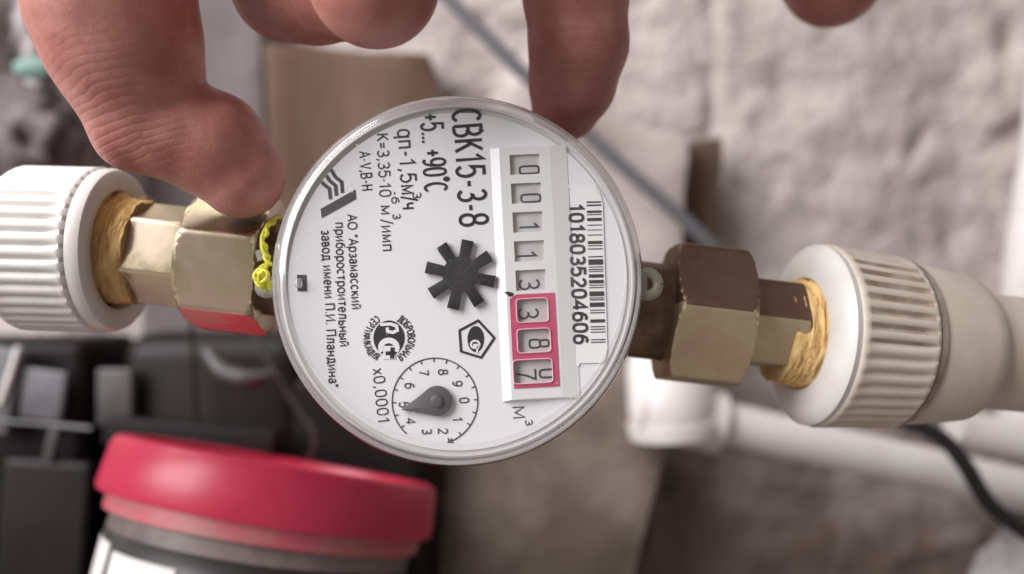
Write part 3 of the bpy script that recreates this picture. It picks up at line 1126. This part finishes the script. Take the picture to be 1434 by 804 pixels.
def f_m1(fl):
    line_text(fl, 'АО "Арзамасский', (486.5, 301), (493, 434), 12.5, .14, .1)


def f_m2(fl):
    line_text(fl, 'приборостроительный', (469.5, 312), (476, 486), 12.5, .14, .1)


def f_m3(fl):
    line_text(fl, 'завод имени П.И. Пландина"', (450, 323), (461, 543), 12.5, .14, .1)


def f_mult(fl):
    line_text(fl, 'х0,0001', (522, 517), (530, 594), 15, .11, .13)


def f_unit(fl):
    line_text(fl, 'М', (717.5, 569.5), (718.8, 587.5), 16, .1, .1)
    line_text(fl, '3', (735.5, 588), (736.5, 597), 9, .14, .1)


def f_comma(fl):
    pts = [(706, 410), (712, 409), (719, 411), (718, 415), (713, 416), (710, 413)]
    fl.poly([D(*p) for p in pts])


printed('model_lettering', f_model)
printed('temperature_lettering', f_temp)
printed('flow_rate_lettering', f_flow)
printed('impulse_lettering', f_k)
printed('class_lettering', f_class)
printed('maker_lettering', f_m1)
printed('maker_lettering', f_m2)
printed('maker_lettering', f_m3)
printed('multiplier_lettering', f_mult)
printed('unit_lettering', f_unit)


def z1(x, y):
    return D(380 + x / 2.872, 120 + y / 2.872)


def z2(x, y):
    return D(380 + x / 2.872, 380 + y / 2.872)


def z4(x, y):
    return D(600 + x / 2.872, 380 + y / 2.872)


def f_logo(fl):
    fl.poly([z1(*p) for p in ((338, 418), (341, 456), (203, 533), (198, 496))])
    th = 14 / 2.872 * MM
    fl.stroke([z1(*p) for p in ((286, 432), (283, 388), (258, 368), (244, 345), (240, 338))], th)
    fl.stroke([z1(*p) for p in ((262, 443), (258, 402), (234, 382), (222, 362))], th)
    fl.stroke([z1(*p) for p in ((238, 457), (234, 415), (212, 398), (203, 388))], th)


printed('maker_emblem', f_logo, M['wheel_print'])


def f_cert(fl):
    c = z2(473, 268)
    # dark disc with letter counters cut as lighter shapes above it
    fl.poly(circle(c, 62 / 2.872 * MM, 70 / 2.872 * MM, 40))
    # arc lettering: right arc and left arc, both read downwards
    up, dn = 'ДОБРОВОЛЬНАЯ', 'СЕРТИФИКАЦИЯ'
    h = 27 / 2.872 * MM
    r0 = 76 / 2.872 * MM
    for i, ch in enumerate(up):
        a = R(64 - 128 * (i + .5) / len(up))
        rad = Vector((math.cos(a), math.sin(a)))
        tan = Vector((math.sin(a), -math.cos(a)))
        strokes, adv = G[ch]
        wd = .2 * r0 * 1.0
        for s_ in strokes:
            fl.stroke([c + rad * (r0 + p[1] * h) + tan * ((p[0] - adv / 2 + .04) * h * .78) for p in s_], .16 * h)
    for i, ch in enumerate(dn):
        a = R(118 + 124 * (i + .5) / len(dn))
        rad = Vector((math.cos(a), math.sin(a)))
        tan = Vector((-math.sin(a), math.cos(a)))
        strokes, adv = G[ch]
        for s_ in strokes:
            fl.stroke([c + rad * (r0 + h - p[1] * h) + tan * ((p[0] - adv / 2 + .04) * h * .78) for p in s_], .16 * h)


cert = printed('certification_mark', f_cert)


def f_cert_white(fl):
    th = 15 / 2.872 * MM
    # the letter P, lying on its side, and the open C ring
    fl.stroke([z2(*p) for p in ((438, 214), (480, 212), (504, 220), (507, 238), (490, 246), (468, 242), (466, 226))], th * .85)
    fl.stroke([z2(473 + 32 * math.cos(R(a)), 306 + 28 * math.sin(R(a))) for a in range(-215, 36, 10)], th * 1.5)
    fl.poly([z2(*p) for p in ((452, 300), (492, 300), (500, 352), (448, 352))])


printed('mark_counter', f_cert_white, M['dial'], T0 + .00006)


def f_cert_t(fl):
    th = 17 / 2.872 * MM
    fl.stroke([z2(*p) for p in ((488, 306), (486, 350))], th)
    fl.stroke([z2(*p) for p in ((460, 330), (496, 328))], th * .9)


printed('mark_letter', f_cert_t, M['print'], T0 + .00012)


def f_pent(fl):
    pts = [(200, 198), (265, 268), (212, 347), (131, 322), (125, 238)]
    fl.stroke([z4(*p) for p in pts] + [z4(*pts[0])], 9.5 / 2.872 * MM)
    c = z4(190, 272)
    fl.poly(circle(c, 33 / 2.872 * MM, 52 / 2.872 * MM, 36))


printed('approval_mark', f_pent)


def f_pent_w(fl):
    fl.stroke([z4(188 + 17 * math.cos(R(a)), 294 + 15 * math.sin(R(a))) for a in range(-240, 61, 12)], 8 / 2.872 * MM)
    fl.poly([z4(*p) for p in ((180, 292), (204, 292), (204, 312), (178, 312))])
    fl.stroke([z4(*p) for p in ((196, 300), (196, 328))], 8 / 2.872 * MM)


printed('mark_counter', f_pent_w, M['dial'], T0 + .00006)

# notch at the left edge of the dial
nt_ = Flat()
nt_.poly([D(*p) for p in ((416, 385), (429, 385), (430, 408), (417, 408))])
nt_.build('dark_notch', M['wheel_print'], dial, T0)
rounded_box('cap_peg', .0014, .0012, .0019, .0005, M['cap_rim'], meter, L3(D(420, 397), .0008))

# small sweep dial
SC = z2(658, 522)
SR = 59.3 * MM


def f_ring(fl):
    a0, a1 = -68, 229
    fl.stroke([SC + Vector((SR * math.cos(R(a0 + (a1 - a0) * i / 80)), SR * math.sin(R(a0 + (a1 - a0) * i / 80)))) for i in range(81)], 1.7 * MM)
    for k in range(20):
        a = -k * 18 + 2
        if -130 < ((a + 180) % 360) - 180 < -75:
            continue
        d = Vector((math.cos(R(a)), math.sin(R(a))))
        fl.stroke([SC + d * SR, SC + d * (SR - 5.5 * MM)], 1.7 * MM)
    d = Vector((math.cos(R(-69)), math.sin(R(-69))))
    tg = Vector((-d.y, d.x))
    e = SC + d * SR
    fl.stroke([e + d * 3 * MM + tg * 4 * MM, e - tg * 3 * MM, e - d * 3 * MM + tg * 4 * MM], 1.7 * MM)


printed('scale_ring', f_ring, M['wheel_print'])
for ch, (x, y) in zip('0123456789', ((775, 519), (748, 597), (690, 643), (625, 645), (560, 602), (532, 536), (555, 460), (612, 408), (690, 405), (748, 452))):
    def f_num(fl, ch=ch, x=x, y=y):
        c = z2(x, y)
        dirv = Vector((.05, -.998))
        upv = Vector((.998, .05))
        h = 12.5 * MM
        layout(fl, ch, c - dirv * (.28 * h) - upv * (h / 2), dirv, upv, h, 1.0, .14 * h, 0)
    printed('scale_numeral', f_num, M['wheel_print'])

# pointer: drop-shaped, raised
hub = z2(667, 520)
tip = z2(527, 555)


def prism(name, outline, t0, t1, mat, parent, bevel=.0002):
    bm = bmesh.new()
    f = bm.faces.new([bm.verts.new((p[0], -t0, p[1])) for p in outline])
    ex = bmesh.ops.extrude_face_region(bm, geom=[f])
    for v in [g for g in ex['geom'] if isinstance(g, bmesh.types.BMVert)]:
        v.co.y = -t1
    bmesh.ops.recalc_face_normals(bm, faces=bm.faces)
    if bevel:
        es = [e for e in bm.edges if all(abs(v.co.y + t1) < 1e-7 for v in e.verts)]
        bmesh.ops.bevel(bm, geom=es, offset=bevel, segments=2, affect='EDGES', profile=.5)
    me = bpy.data.meshes.new(name)
    bm.to_mesh(me)
    bm.free()
    me.materials.append(mat)
    o = bpy.data.objects.new(name, me)
    COL.objects.link(o)
    o.parent = parent
    return auto_smooth(o, 40)


hr = 20.8 * MM
dv = (tip - hub).normalized()
ang = math.degrees(math.atan2(dv.y, dv.x))
out = circle(hub, hr, hr, 36, ang + 62, ang + 298)
out += [hub + dv * hr * 1.0 + Vector((-dv.y, dv.x)) * -hr * .62, tip + Vector((-dv.y, dv.x)) * -.00008, tip + Vector((-dv.y, dv.x)) * .00008, hub + dv * hr * 1.0 + Vector((-dv.y, dv.x)) * hr * .62]
pt = prism('pointer', out, .0004, .0010, M['pointer'], meter, .00015)
lathe('pointer_hub', [(.0008, .0012), (.0015, .0011), (.0016, .0009), (.0016, 0)], M['pointer'], pt, '-Y', 32).location = (hub.x, 0, hub.y)

# star wheel
sc_ = D(645, 385)
star = []
for k in range(8):
    a = R(90 - 12 - 45 * k)
    d = Vector((math.cos(a), math.sin(a)))
    n_ = Vector((d.y, -d.x))
    wv = 8.2 * MM
    ri, ro = 24 * MM, 49 * MM
    star += [sc_ + d * ri - n_ * wv * .88, sc_ + d * ro - n_ * wv * 1.02, sc_ + d * ro + n_ * wv * 1.02, sc_ + d * ri + n_ * wv * .88]
sw = prism('star_wheel', star, .0003, .0011, M['rotor'], meter, .00015)
lathe('star_hub', [(.0010, .0026), (.0012, .0024), (.0013, 0)], M['rotor'], sw, '-Y', 32).location = (sc_.x, 0, sc_.y)

# ---- counter
CO = D(734.8, 231.8)
av = (D(743.4, 395.3) - CO).normalized()        # down the column
bv = Vector((-av.y, av.x))                       # to the right


def CP(b, a):
    return CO + bv * (b * MM) + av * (a * MM)


TH = .00125            # height of the counter housing above the dial
WIN = [(-21, 21, -14.3 + 40.85 * k, 14.3 + 40.85 * k) for k in range(5)]
WIN += [(-22, 22, 189, 222), (-23, 23, 231, 264), (-31, 23.5, 273, 306)]
b0, b1, a0, a1 = -35, 36, -24.5, 327


def hslope(b):                # the housing top falls away a little to the right
    return .00055 * (b + 35) / 71


def plate(name, b0, b1, a0, a1, holes, ttop, tlow, mat, parent, cut=0):
    vs, fs = [], []

    def quad(p):
        o = len(vs)
        vs.extend(p)
        fs.append(tuple(range(o, o + len(p))))

    def V(b, a, t):
        q = CP(b, a)
        return (q.x, -(t - (hslope(b) if t > .0009 else 0)), q.y)
    cur = a0
    for (h0, h1, g0, g1) in holes:
        if g0 > cur:
            if cut and cur == a0:
                quad([V(b0 + cut, cur, ttop), V(b1, cur, ttop), V(b1, g0, ttop), V(b0, g0, ttop), V(b0, cur + cut * .6, ttop)])
            else:
                quad([V(b0, cur, ttop), V(b1, cur, ttop), V(b1, g0, ttop), V(b0, g0, ttop)])
        quad([V(b0, g0, ttop), V(h0, g0, ttop), V(h0, g1, ttop), V(b0, g1, ttop)])
        quad([V(h1, g0, ttop), V(b1, g0, ttop), V(b1, g1, ttop), V(h1, g1, ttop)])
        for (p, q) in (((h0, g0), (h1, g0)), ((h1, g0), (h1, g1)), ((h1, g1), (h0, g1)), ((h0, g1), (h0, g0))):
            quad([V(*p, ttop), V(*q, ttop), V(*q, tlow), V(*p, tlow)])
        cur = g1
    quad([V(b0, cur, ttop), V(b1, cur, ttop), V(b1, a1, ttop), V(b0, a1, ttop)])
    return vs, fs, V


vs, fs, V = plate('h', b0, b1, a0, a1, WIN, TH, .0002, None, None)
# sloped skirts round the housing
o0 = [V(b0, a0, TH), V(b1, a0, TH), V(b1, a1, TH), V(b0, a1, TH)]
o1 = [V(b0 - 13, a0 - 2, .0001), V(b1 + 24, a0 - 2, .0001), V(b1 + 24, a1 + 3, .0001), V(b0 - 13, a1 + 3, .0001)]
for i in range(4):
    j = (i + 1) % 4
    k = len(vs)
    vs += [o0[i], o0[j], o1[j], o1[i]]
    fs.append((k, k + 1, k + 2, k + 3))
hous = mesh_obj('counter_housing', vs, fs, M['housing'], meter)
bm = bmesh.new()
bm.from_mesh(hous.data)
bmesh.ops.remove_doubles(bm, verts=bm.verts, dist=1e-6)
bmesh.ops.recalc_face_normals(bm, faces=bm.faces)
bm.to_mesh(hous.data)
bm.free()

# red panel with three windows
vs, fs, V2 = plate('r', -31, 32, 182.5, 312, [(w_[0] + .6, w_[1] - .6, w_[2] + .6, w_[3] - .6) for w_ in WIN[5:]], TH + .00012, TH - .0002, None, None, cut=10)
prot = mesh_obj('red_panel', vs, fs, M['pink'], hous)
for w_ in WIN[5:]:
    c = CP((w_[0] + w_[1]) / 2, (w_[2] + w_[3]) / 2)
    hw, hh = (w_[1] - w_[0]) / 2 * MM, (w_[3] - w_[2]) / 2 * MM
    pts = [c + bv * x + av * y for (x, y) in sup(0, 0, hw, hh, 9, 48)]
    tube('window_edge', [L3(p, TH + .0002 - hslope((p - CO).dot(bv) / MM)) for p in pts], .00013, M['pink_edge'], hous, n=8, sub=1, cap=False)
printed('decimal_comma', f_comma, M['print'], TH + .00005, hous)

# number wheels: cylinders along the column behind the windows, numerals bent round them
WR = .020
DR0 = .00040         # how far the wheel front lies above the dial
numerals = [[('0', 6, 7)], [('0', 6, 6.5)], [('1', 1, 6)], [('1', -4.5, 5.5)], [('3', -2.5, 5.5)], [('3', -6, 4)], [('8', 7, 4)], [('7', -14, 4), ('0', 19, 4)]]
GD = dict(G)
GD['0'] = ([sup(.23, .5, .20, .5, 4.5)], .5)
GD['1'] = ([[(.0, .78), (.2, 1), (.2, 0)]], .4)
GD['8'] = ([sup(.23, .77, .17, .23, 3.2), sup(.23, .27, .21, .27, 3.4)], .5)
for k, w_ in enumerate(WIN):
    am = (w_[2] + w_[3]) / 2
    lenh = (w_[3] - w_[2]) / 2 - .3
    vs, fs = [], []
    NN = 28
    bc = 0

    def wheel_pt(b, a, lift=0.0):
        q = CP(0, a)
        phi = b * MM / WR
        r = WR + lift
        s = q + bv * (r * math.sin(phi))
        return (s.x, -(DR0 - WR + r * math.cos(phi)), s.y)
    for i in range(NN + 1):
        b = -42 + 84 * i / NN
        vs += [wheel_pt(b, am - lenh), wheel_pt(b, am + lenh)]
    for i in range(NN):
        fs.append((2 * i, 2 * i + 1, 2 * i + 3, 2 * i + 2))
    wh = mesh_obj('number_wheel', vs, fs, M['wheel'], meter, smooth=True)
    for (ch, cb, ca) in numerals[k]:
        hpx = 27
        strokes, adv = GD[ch]
        nv, nf = [], []
        for st in strokes:
            # resample so that the stroke follows the wheel
            dense = []
            for i in range(len(st) - 1):
                for j in range(4):
                    f = j / 4
                    dense.append((st[i][0] * (1 - f) + st[i + 1][0] * f, st[i][1] * (1 - f) + st[i + 1][1] * f))
            dense.append(st[-1])
            rv, rf2 = ribbon(dense, .105)
            o_ = len(nv)
            for p in rv:
                b = cb + (p[1] - .5) * hpx
                a = am + ca + (p[0] - adv / 2 + .03) * hpx
                nv.append(wheel_pt(b, a, .00004))
            nf += [tuple(i + o_ for i in f) for f in rf2]
        mesh_obj('numeral', nv, nf, M['wheel_print'], wh)

# ---- barcode sticker
SO = D(794.5, 255)
sa = (D(802, 514) - SO)
slen = sa.length
sa.normalize()
sb = Vector((-sa.y, sa.x))
sw_ = 55 * MM


def SPt(b, a):
    return SO + sb * (b * MM) + sa * (a * MM)


SL = slen / MM
cr = 5
outl = []
for (cx_, cy_, s0_) in ((cr, cr, 180), (cr, SL - cr, 90), (54 - cr, SL - cr, 0), (54 - cr, cr, -90)):
    for i in range(5):
        a = R(s0_ - 90 * i / 4)
        outl.append(SPt(cx_ + cr * math.cos(a), cy_ + cr * math.sin(a)))
dense_ = []
for i, q in enumerate(outl):
    q2 = outl[(i + 1) % len(outl)]
    m_ = 1 if (q2 - q).length < .001 else 16
    dense_ += [q.lerp(q2, j / m_) for j in range(m_)]
outl = [q * min(1.0, .0316 / q.length) for q in dense_]
fl = Flat()
fl.poly(outl)
stk = fl.build('barcode_sticker', M['sticker'], meter, .00018)
fl = Flat()
line_text(fl, '1018035204606', (797, 287), (804, 482.5), 18.5, .21, .14)
fl.build('serial_number', M['code_print'], stk, .00026)
bars = [(0, 2), (4.5, 2), (13, 3.2), (18, 1.2), (23.5, 4.2), (33, 1.2), (40, 1), (47, 1.2), (56, 4.2), (62, 1.2), (66.5, 1.4), (77.5, 1.4), (82, 7.5), (92, 1.2), (95.5, 1.4), (98.5, 1), (103, 4.6),
        (111, 4.6), (117.5, 1.2), (121, 1.2), (127, 6.5), (135.5, 1.2), (138, 1.4), (142.5, 6), (152.5, 1.2), (156, 1.4), (166, 4.4), (175.5, 1.3), (179, 1.3), (183, 1.3), (193.5, 1.3), (197, 1.4)]
ba0, bb0 = 28.8, 26
for (s, wd) in bars:
    fl = Flat()
    x0, x1 = bb0, bb0 + 20.5
    fl.poly([SPt(x0, ba0 + s), SPt(x1, ba0 + s), SPt(x1, ba0 + s + wd), SPt(x0, ba0 + s + wd)])
    fl.build('bar', M['code_print'], stk, .00026)

# ---- yellow wire seal left of the cap
ws = empty('wire_seal', P(372, 360, .158))
tag(ws, 'small yellow wire seal between the left nut and the meter cap', 'seal')
wl = ws.location


def W(px, py, d):
    return P(px, py, d) - wl


for ph in (0, 1):                                      # two thin wires twisted together
    base_ = [W(390, 303, .160), W(376, 316, .157), W(368, 336, .156), W(372, 356, .156), W(378, 370, .156), W(364, 378, .155), W(358, 387, .155),
             W(365, 399, .155), W(376, 402, .156), W(386, 394, .157)]
    cpts = []
    for i in range(len(base_) - 1):
        for q in range(3):
            f = q / 3
            a = (i * 3 + q) * 1.3 + ph * math.pi
            cpts.append(base_[i].lerp(base_[i + 1], f) + Vector((math.cos(a), math.sin(a) * .6, math.sin(a))) * .00042)
    tube('wire', cpts, .00042, M['seal_yellow'], ws, n=8, sub=3)
tube('knot', [W(362, 377, .154), W(374, 382, .1535), W(372, 392, .1535), W(364, 394, .154), W(366, 382, .153), W(380, 404, .155)], .0005, M['seal_yellow'], ws, n=8)
tube('sleeve', [W(366, 350, .157), W(370, 364, .157)], .0013, M['seal_clear'], ws, n=12)
lump('clear_bead', W(374, 402, .159), .0024, .0016, .0022, .08, 2, M['seal_clear'], 4, ws, 3)


# ================================================================== HAND
def build_hand():
    caps = []

    def chain(pts, k):
        for i in range(len(pts) - 1):
            (x0, y0, d0, r0), (x1, y1, d1, r1) = pts[i], pts[i + 1]
            caps.append((np.array(P(x0, y0, d0)), np.array(P(x1, y1, d1)), r0 * d0 / F_PX, r1 * d1 / F_PX, k))
    # palm and back of the hand, all above the frame
    wrist = (560, -760, .135, 190)
    for (x, y, d, r) in ((470, -330, .140, 120), (720, -370, .142, 115), (930, -350, .150, 105), (1120, -300, .162, 95)):
        chain([wrist, (x, y, d, r)], .012)
    chain([wrist, (300, -480, .140, 150), (140, -230, .143, 122)], .012)
    chain([(300, -480, .140, 140), (470, -330, .140, 120)], .012)
    chain([(560, -760, .135, 190), (560, -1000, .135, 190)], .01)
    # thumb: proximal phalanx, bent joint, distal phalanx with pad
    chain([(140, -230, .143, 116), (158, 10, .146, 106), (178, 75, .148, 96), (194, 122, .150, 82)], .004)
    chain([(194, 122, .150, 80), (203, 162, .151, 68)], .003)
    chain([(206, 168, .151, 64), (252, 182, .153, 73), (298, 203, .155, 74), (338, 246, .157, 60)], .0009)
    caps.append((np.array(P(180, 196, .150)), np.array(P(205, 186, .150)), 38 * .15 / F_PX, 46 * .15 / F_PX, .005))
    # index: bent, knuckle towards the camera, end phalanx folded back to the left
    chain([(470, -330, .140, 110), (500, -140, .137, 96), (524, -26, .137, 92)], .004)
    chain([(512, -30, .148, 82), (440, -26, .160, 84), (402, -20, .166, 78)], .0015)
    # middle: straight down behind the cap, tip bent away
    chain([(720, -370, .142, 105), (790, -140, .160, 80), (806, -10, .166, 74)], .004)
    chain([(806, -10, .166, 72), (810, 62, .168, 69), (801, 118, .172, 60), (792, 150, .176, 48)], .0015)
    # ring
    chain([(930, -350, .150, 100), (1080, -190, .180, 86), (1150, -80, .196, 74), (1166, -34, .200, 70)], .004)
    # little finger
    chain([(1120, -300, .162, 90), (1260, -240, .185, 72), (1330, -170, .2, 62)], .004)

    h = .00072
    allp = np.array([c[0] for c in caps] + [c[1] for c in caps])
    lo = allp.min(0) - .03
    hi = allp.max(0) + .03
    hi[2] = min(hi[2], float(P(560, -900, .135).z))
    n = np.ceil((hi - lo) / h).astype(int)
    Fd = np.full(tuple(n), .02, dtype=np.float32)
    gx = [lo[a] + h * np.arange(n[a]) for a in range(3)]
    for (a, b, ra, rb, k) in caps:
        mr = max(ra, rb) + .012
        s0 = np.maximum(((np.minimum(a, b) - mr - lo) / h).astype(int), 0)
        s1 = np.minimum(((np.maximum(a, b) + mr - lo) / h).astype(int) + 1, n)
        if (s1 <= s0).any():
            continue
        X_, Y_, Z_ = np.meshgrid(*[gx[i][s0[i]:s1[i]].astype(np.float32) for i in range(3)], indexing='ij', sparse=True)
        ab = b - a
        den = float(ab @ ab)
        t = np.clip(((X_ - a[0]) * ab[0] + (Y_ - a[1]) * ab[1] + (Z_ - a[2]) * ab[2]) / den, 0, 1)
        dist = np.sqrt((X_ - a[0] - t * ab[0]) ** 2 + (Y_ - a[1] - t * ab[1]) ** 2 + (Z_ - a[2] - t * ab[2]) ** 2) - (ra + (rb - ra) * t)
        sl = tuple(slice(s0[i], s1[i]) for i in range(3))
        cur = Fd[sl]
        hh = np.maximum(k - np.abs(cur - dist), 0) / k
        Fd[sl] = np.minimum(cur, dist) - hh * hh * k * .25
    Fd[:, :, -1] = .01
    Fd[:, :, 0] = .01
    # surface nets
    ins = Fd < 0
    c = ins[:-1, :-1, :-1].astype(np.int8)
    sm = np.zeros(c.shape, np.int8)
    for dx in (0, 1):
        for dy in (0, 1):
            for dz in (0, 1):
                sm += ins[dx:dx + c.shape[0], dy:dy + c.shape[1], dz:dz + c.shape[2]]
    act = (sm > 0) & (sm < 8)
    idx = -np.ones(c.shape, np.int64)
    cells = np.argwhere(act)
    idx[act] = np.arange(len(cells))
    acc = np.zeros((len(cells), 3))
    cnt = np.zeros(len(cells))
    corners = [(x, y, z) for x in (0, 1) for y in (0, 1) for z in (0, 1)]
    for i in range(8):
        for j in range(i + 1, 8):
            a_, b_ = np.array(corners[i]), np.array(corners[j])
            if np.abs(a_ - b_).sum() != 1:
                continue
            fa = Fd[tuple((cells + a_).T)]
            fb = Fd[tuple((cells + b_).T)]
            m = (fa < 0) != (fb < 0)
            t = np.where(m, fa / np.where(fa == fb, 1, fa - fb), 0)
            pos = a_ + (b_ - a_) * t[:, None]
            acc += pos * m[:, None]
            cnt += m
    verts = (cells + acc / cnt[:, None]) * h + lo
    faces = []
    for axx in range(3):
        o1, o2 = [q for q in range(3) if q != axx]
        sa_ = [slice(None)] * 3
        sb_ = [slice(None)] * 3
        sa_[axx] = slice(0, -1)
        sb_[axx] = slice(1, None)
        ch = ins[tuple(sa_)] != ins[tuple(sb_)]
        e = np.argwhere(ch)
        ok = (e[:, o1] > 0) & (e[:, o2] > 0) & (e[:, o1] < c.shape[o1]) & (e[:, o2] < c.shape[o2])
        e = e[ok]
        d1 = np.zeros(3, int)
        d1[o1] = 1
        d2 = np.zeros(3, int)
        d2[o2] = 1
        q = np.stack([idx[tuple((e - d1 - d2).T)], idx[tuple((e - d2).T)], idx[tuple(e.T)], idx[tuple((e - d1).T)]], 1)
        fl_ = ins[tuple(e.T)]
        if axx == 1:
            fl_ = ~fl_
        q[~fl_] = q[~fl_][:, ::-1]
        faces.append(q[(q >= 0).all(1)])
    faces = np.concatenate(faces)
    return verts, faces


hv, hf = build_hand()
kn = [(tuple(P(150, 165, .140)), tuple((P(200, 150, .15) - P(165, 20, .15)).normalized()), .017, 2300.0, .75),
      (tuple(P(820, 60, .158)), (0, 0, 1), .010, 1800.0, .4)]
skin = skin_material(kn)
me = bpy.data.meshes.new('hand')
me.vertices.add(len(hv))
me.vertices.foreach_set('co', hv.astype(np.float32).ravel())
me.loops.add(hf.size)
me.loops.foreach_set('vertex_index', hf.astype(np.int32).ravel())
me.polygons.add(len(hf))
me.polygons.foreach_set('loop_start', np.arange(0, hf.size, 4, dtype=np.int32))
me.update(calc_edges=True)
me.validate()
me.polygons.foreach_set('use_smooth', [True] * len(me.polygons))
me.materials.append(skin)
hand = bpy.data.objects.new('hand', me)
COL.objects.link(hand)
recalc(hand)
hand.data.polygons.foreach_set('use_smooth', [True] * len(hand.data.polygons))
sm_ = hand.modifiers.new('relax', 'SMOOTH')
sm_.factor = .5
sm_.iterations = 4
tag(hand, 'bare left hand reaching in from above, bent thumb beside the meter', 'hand')
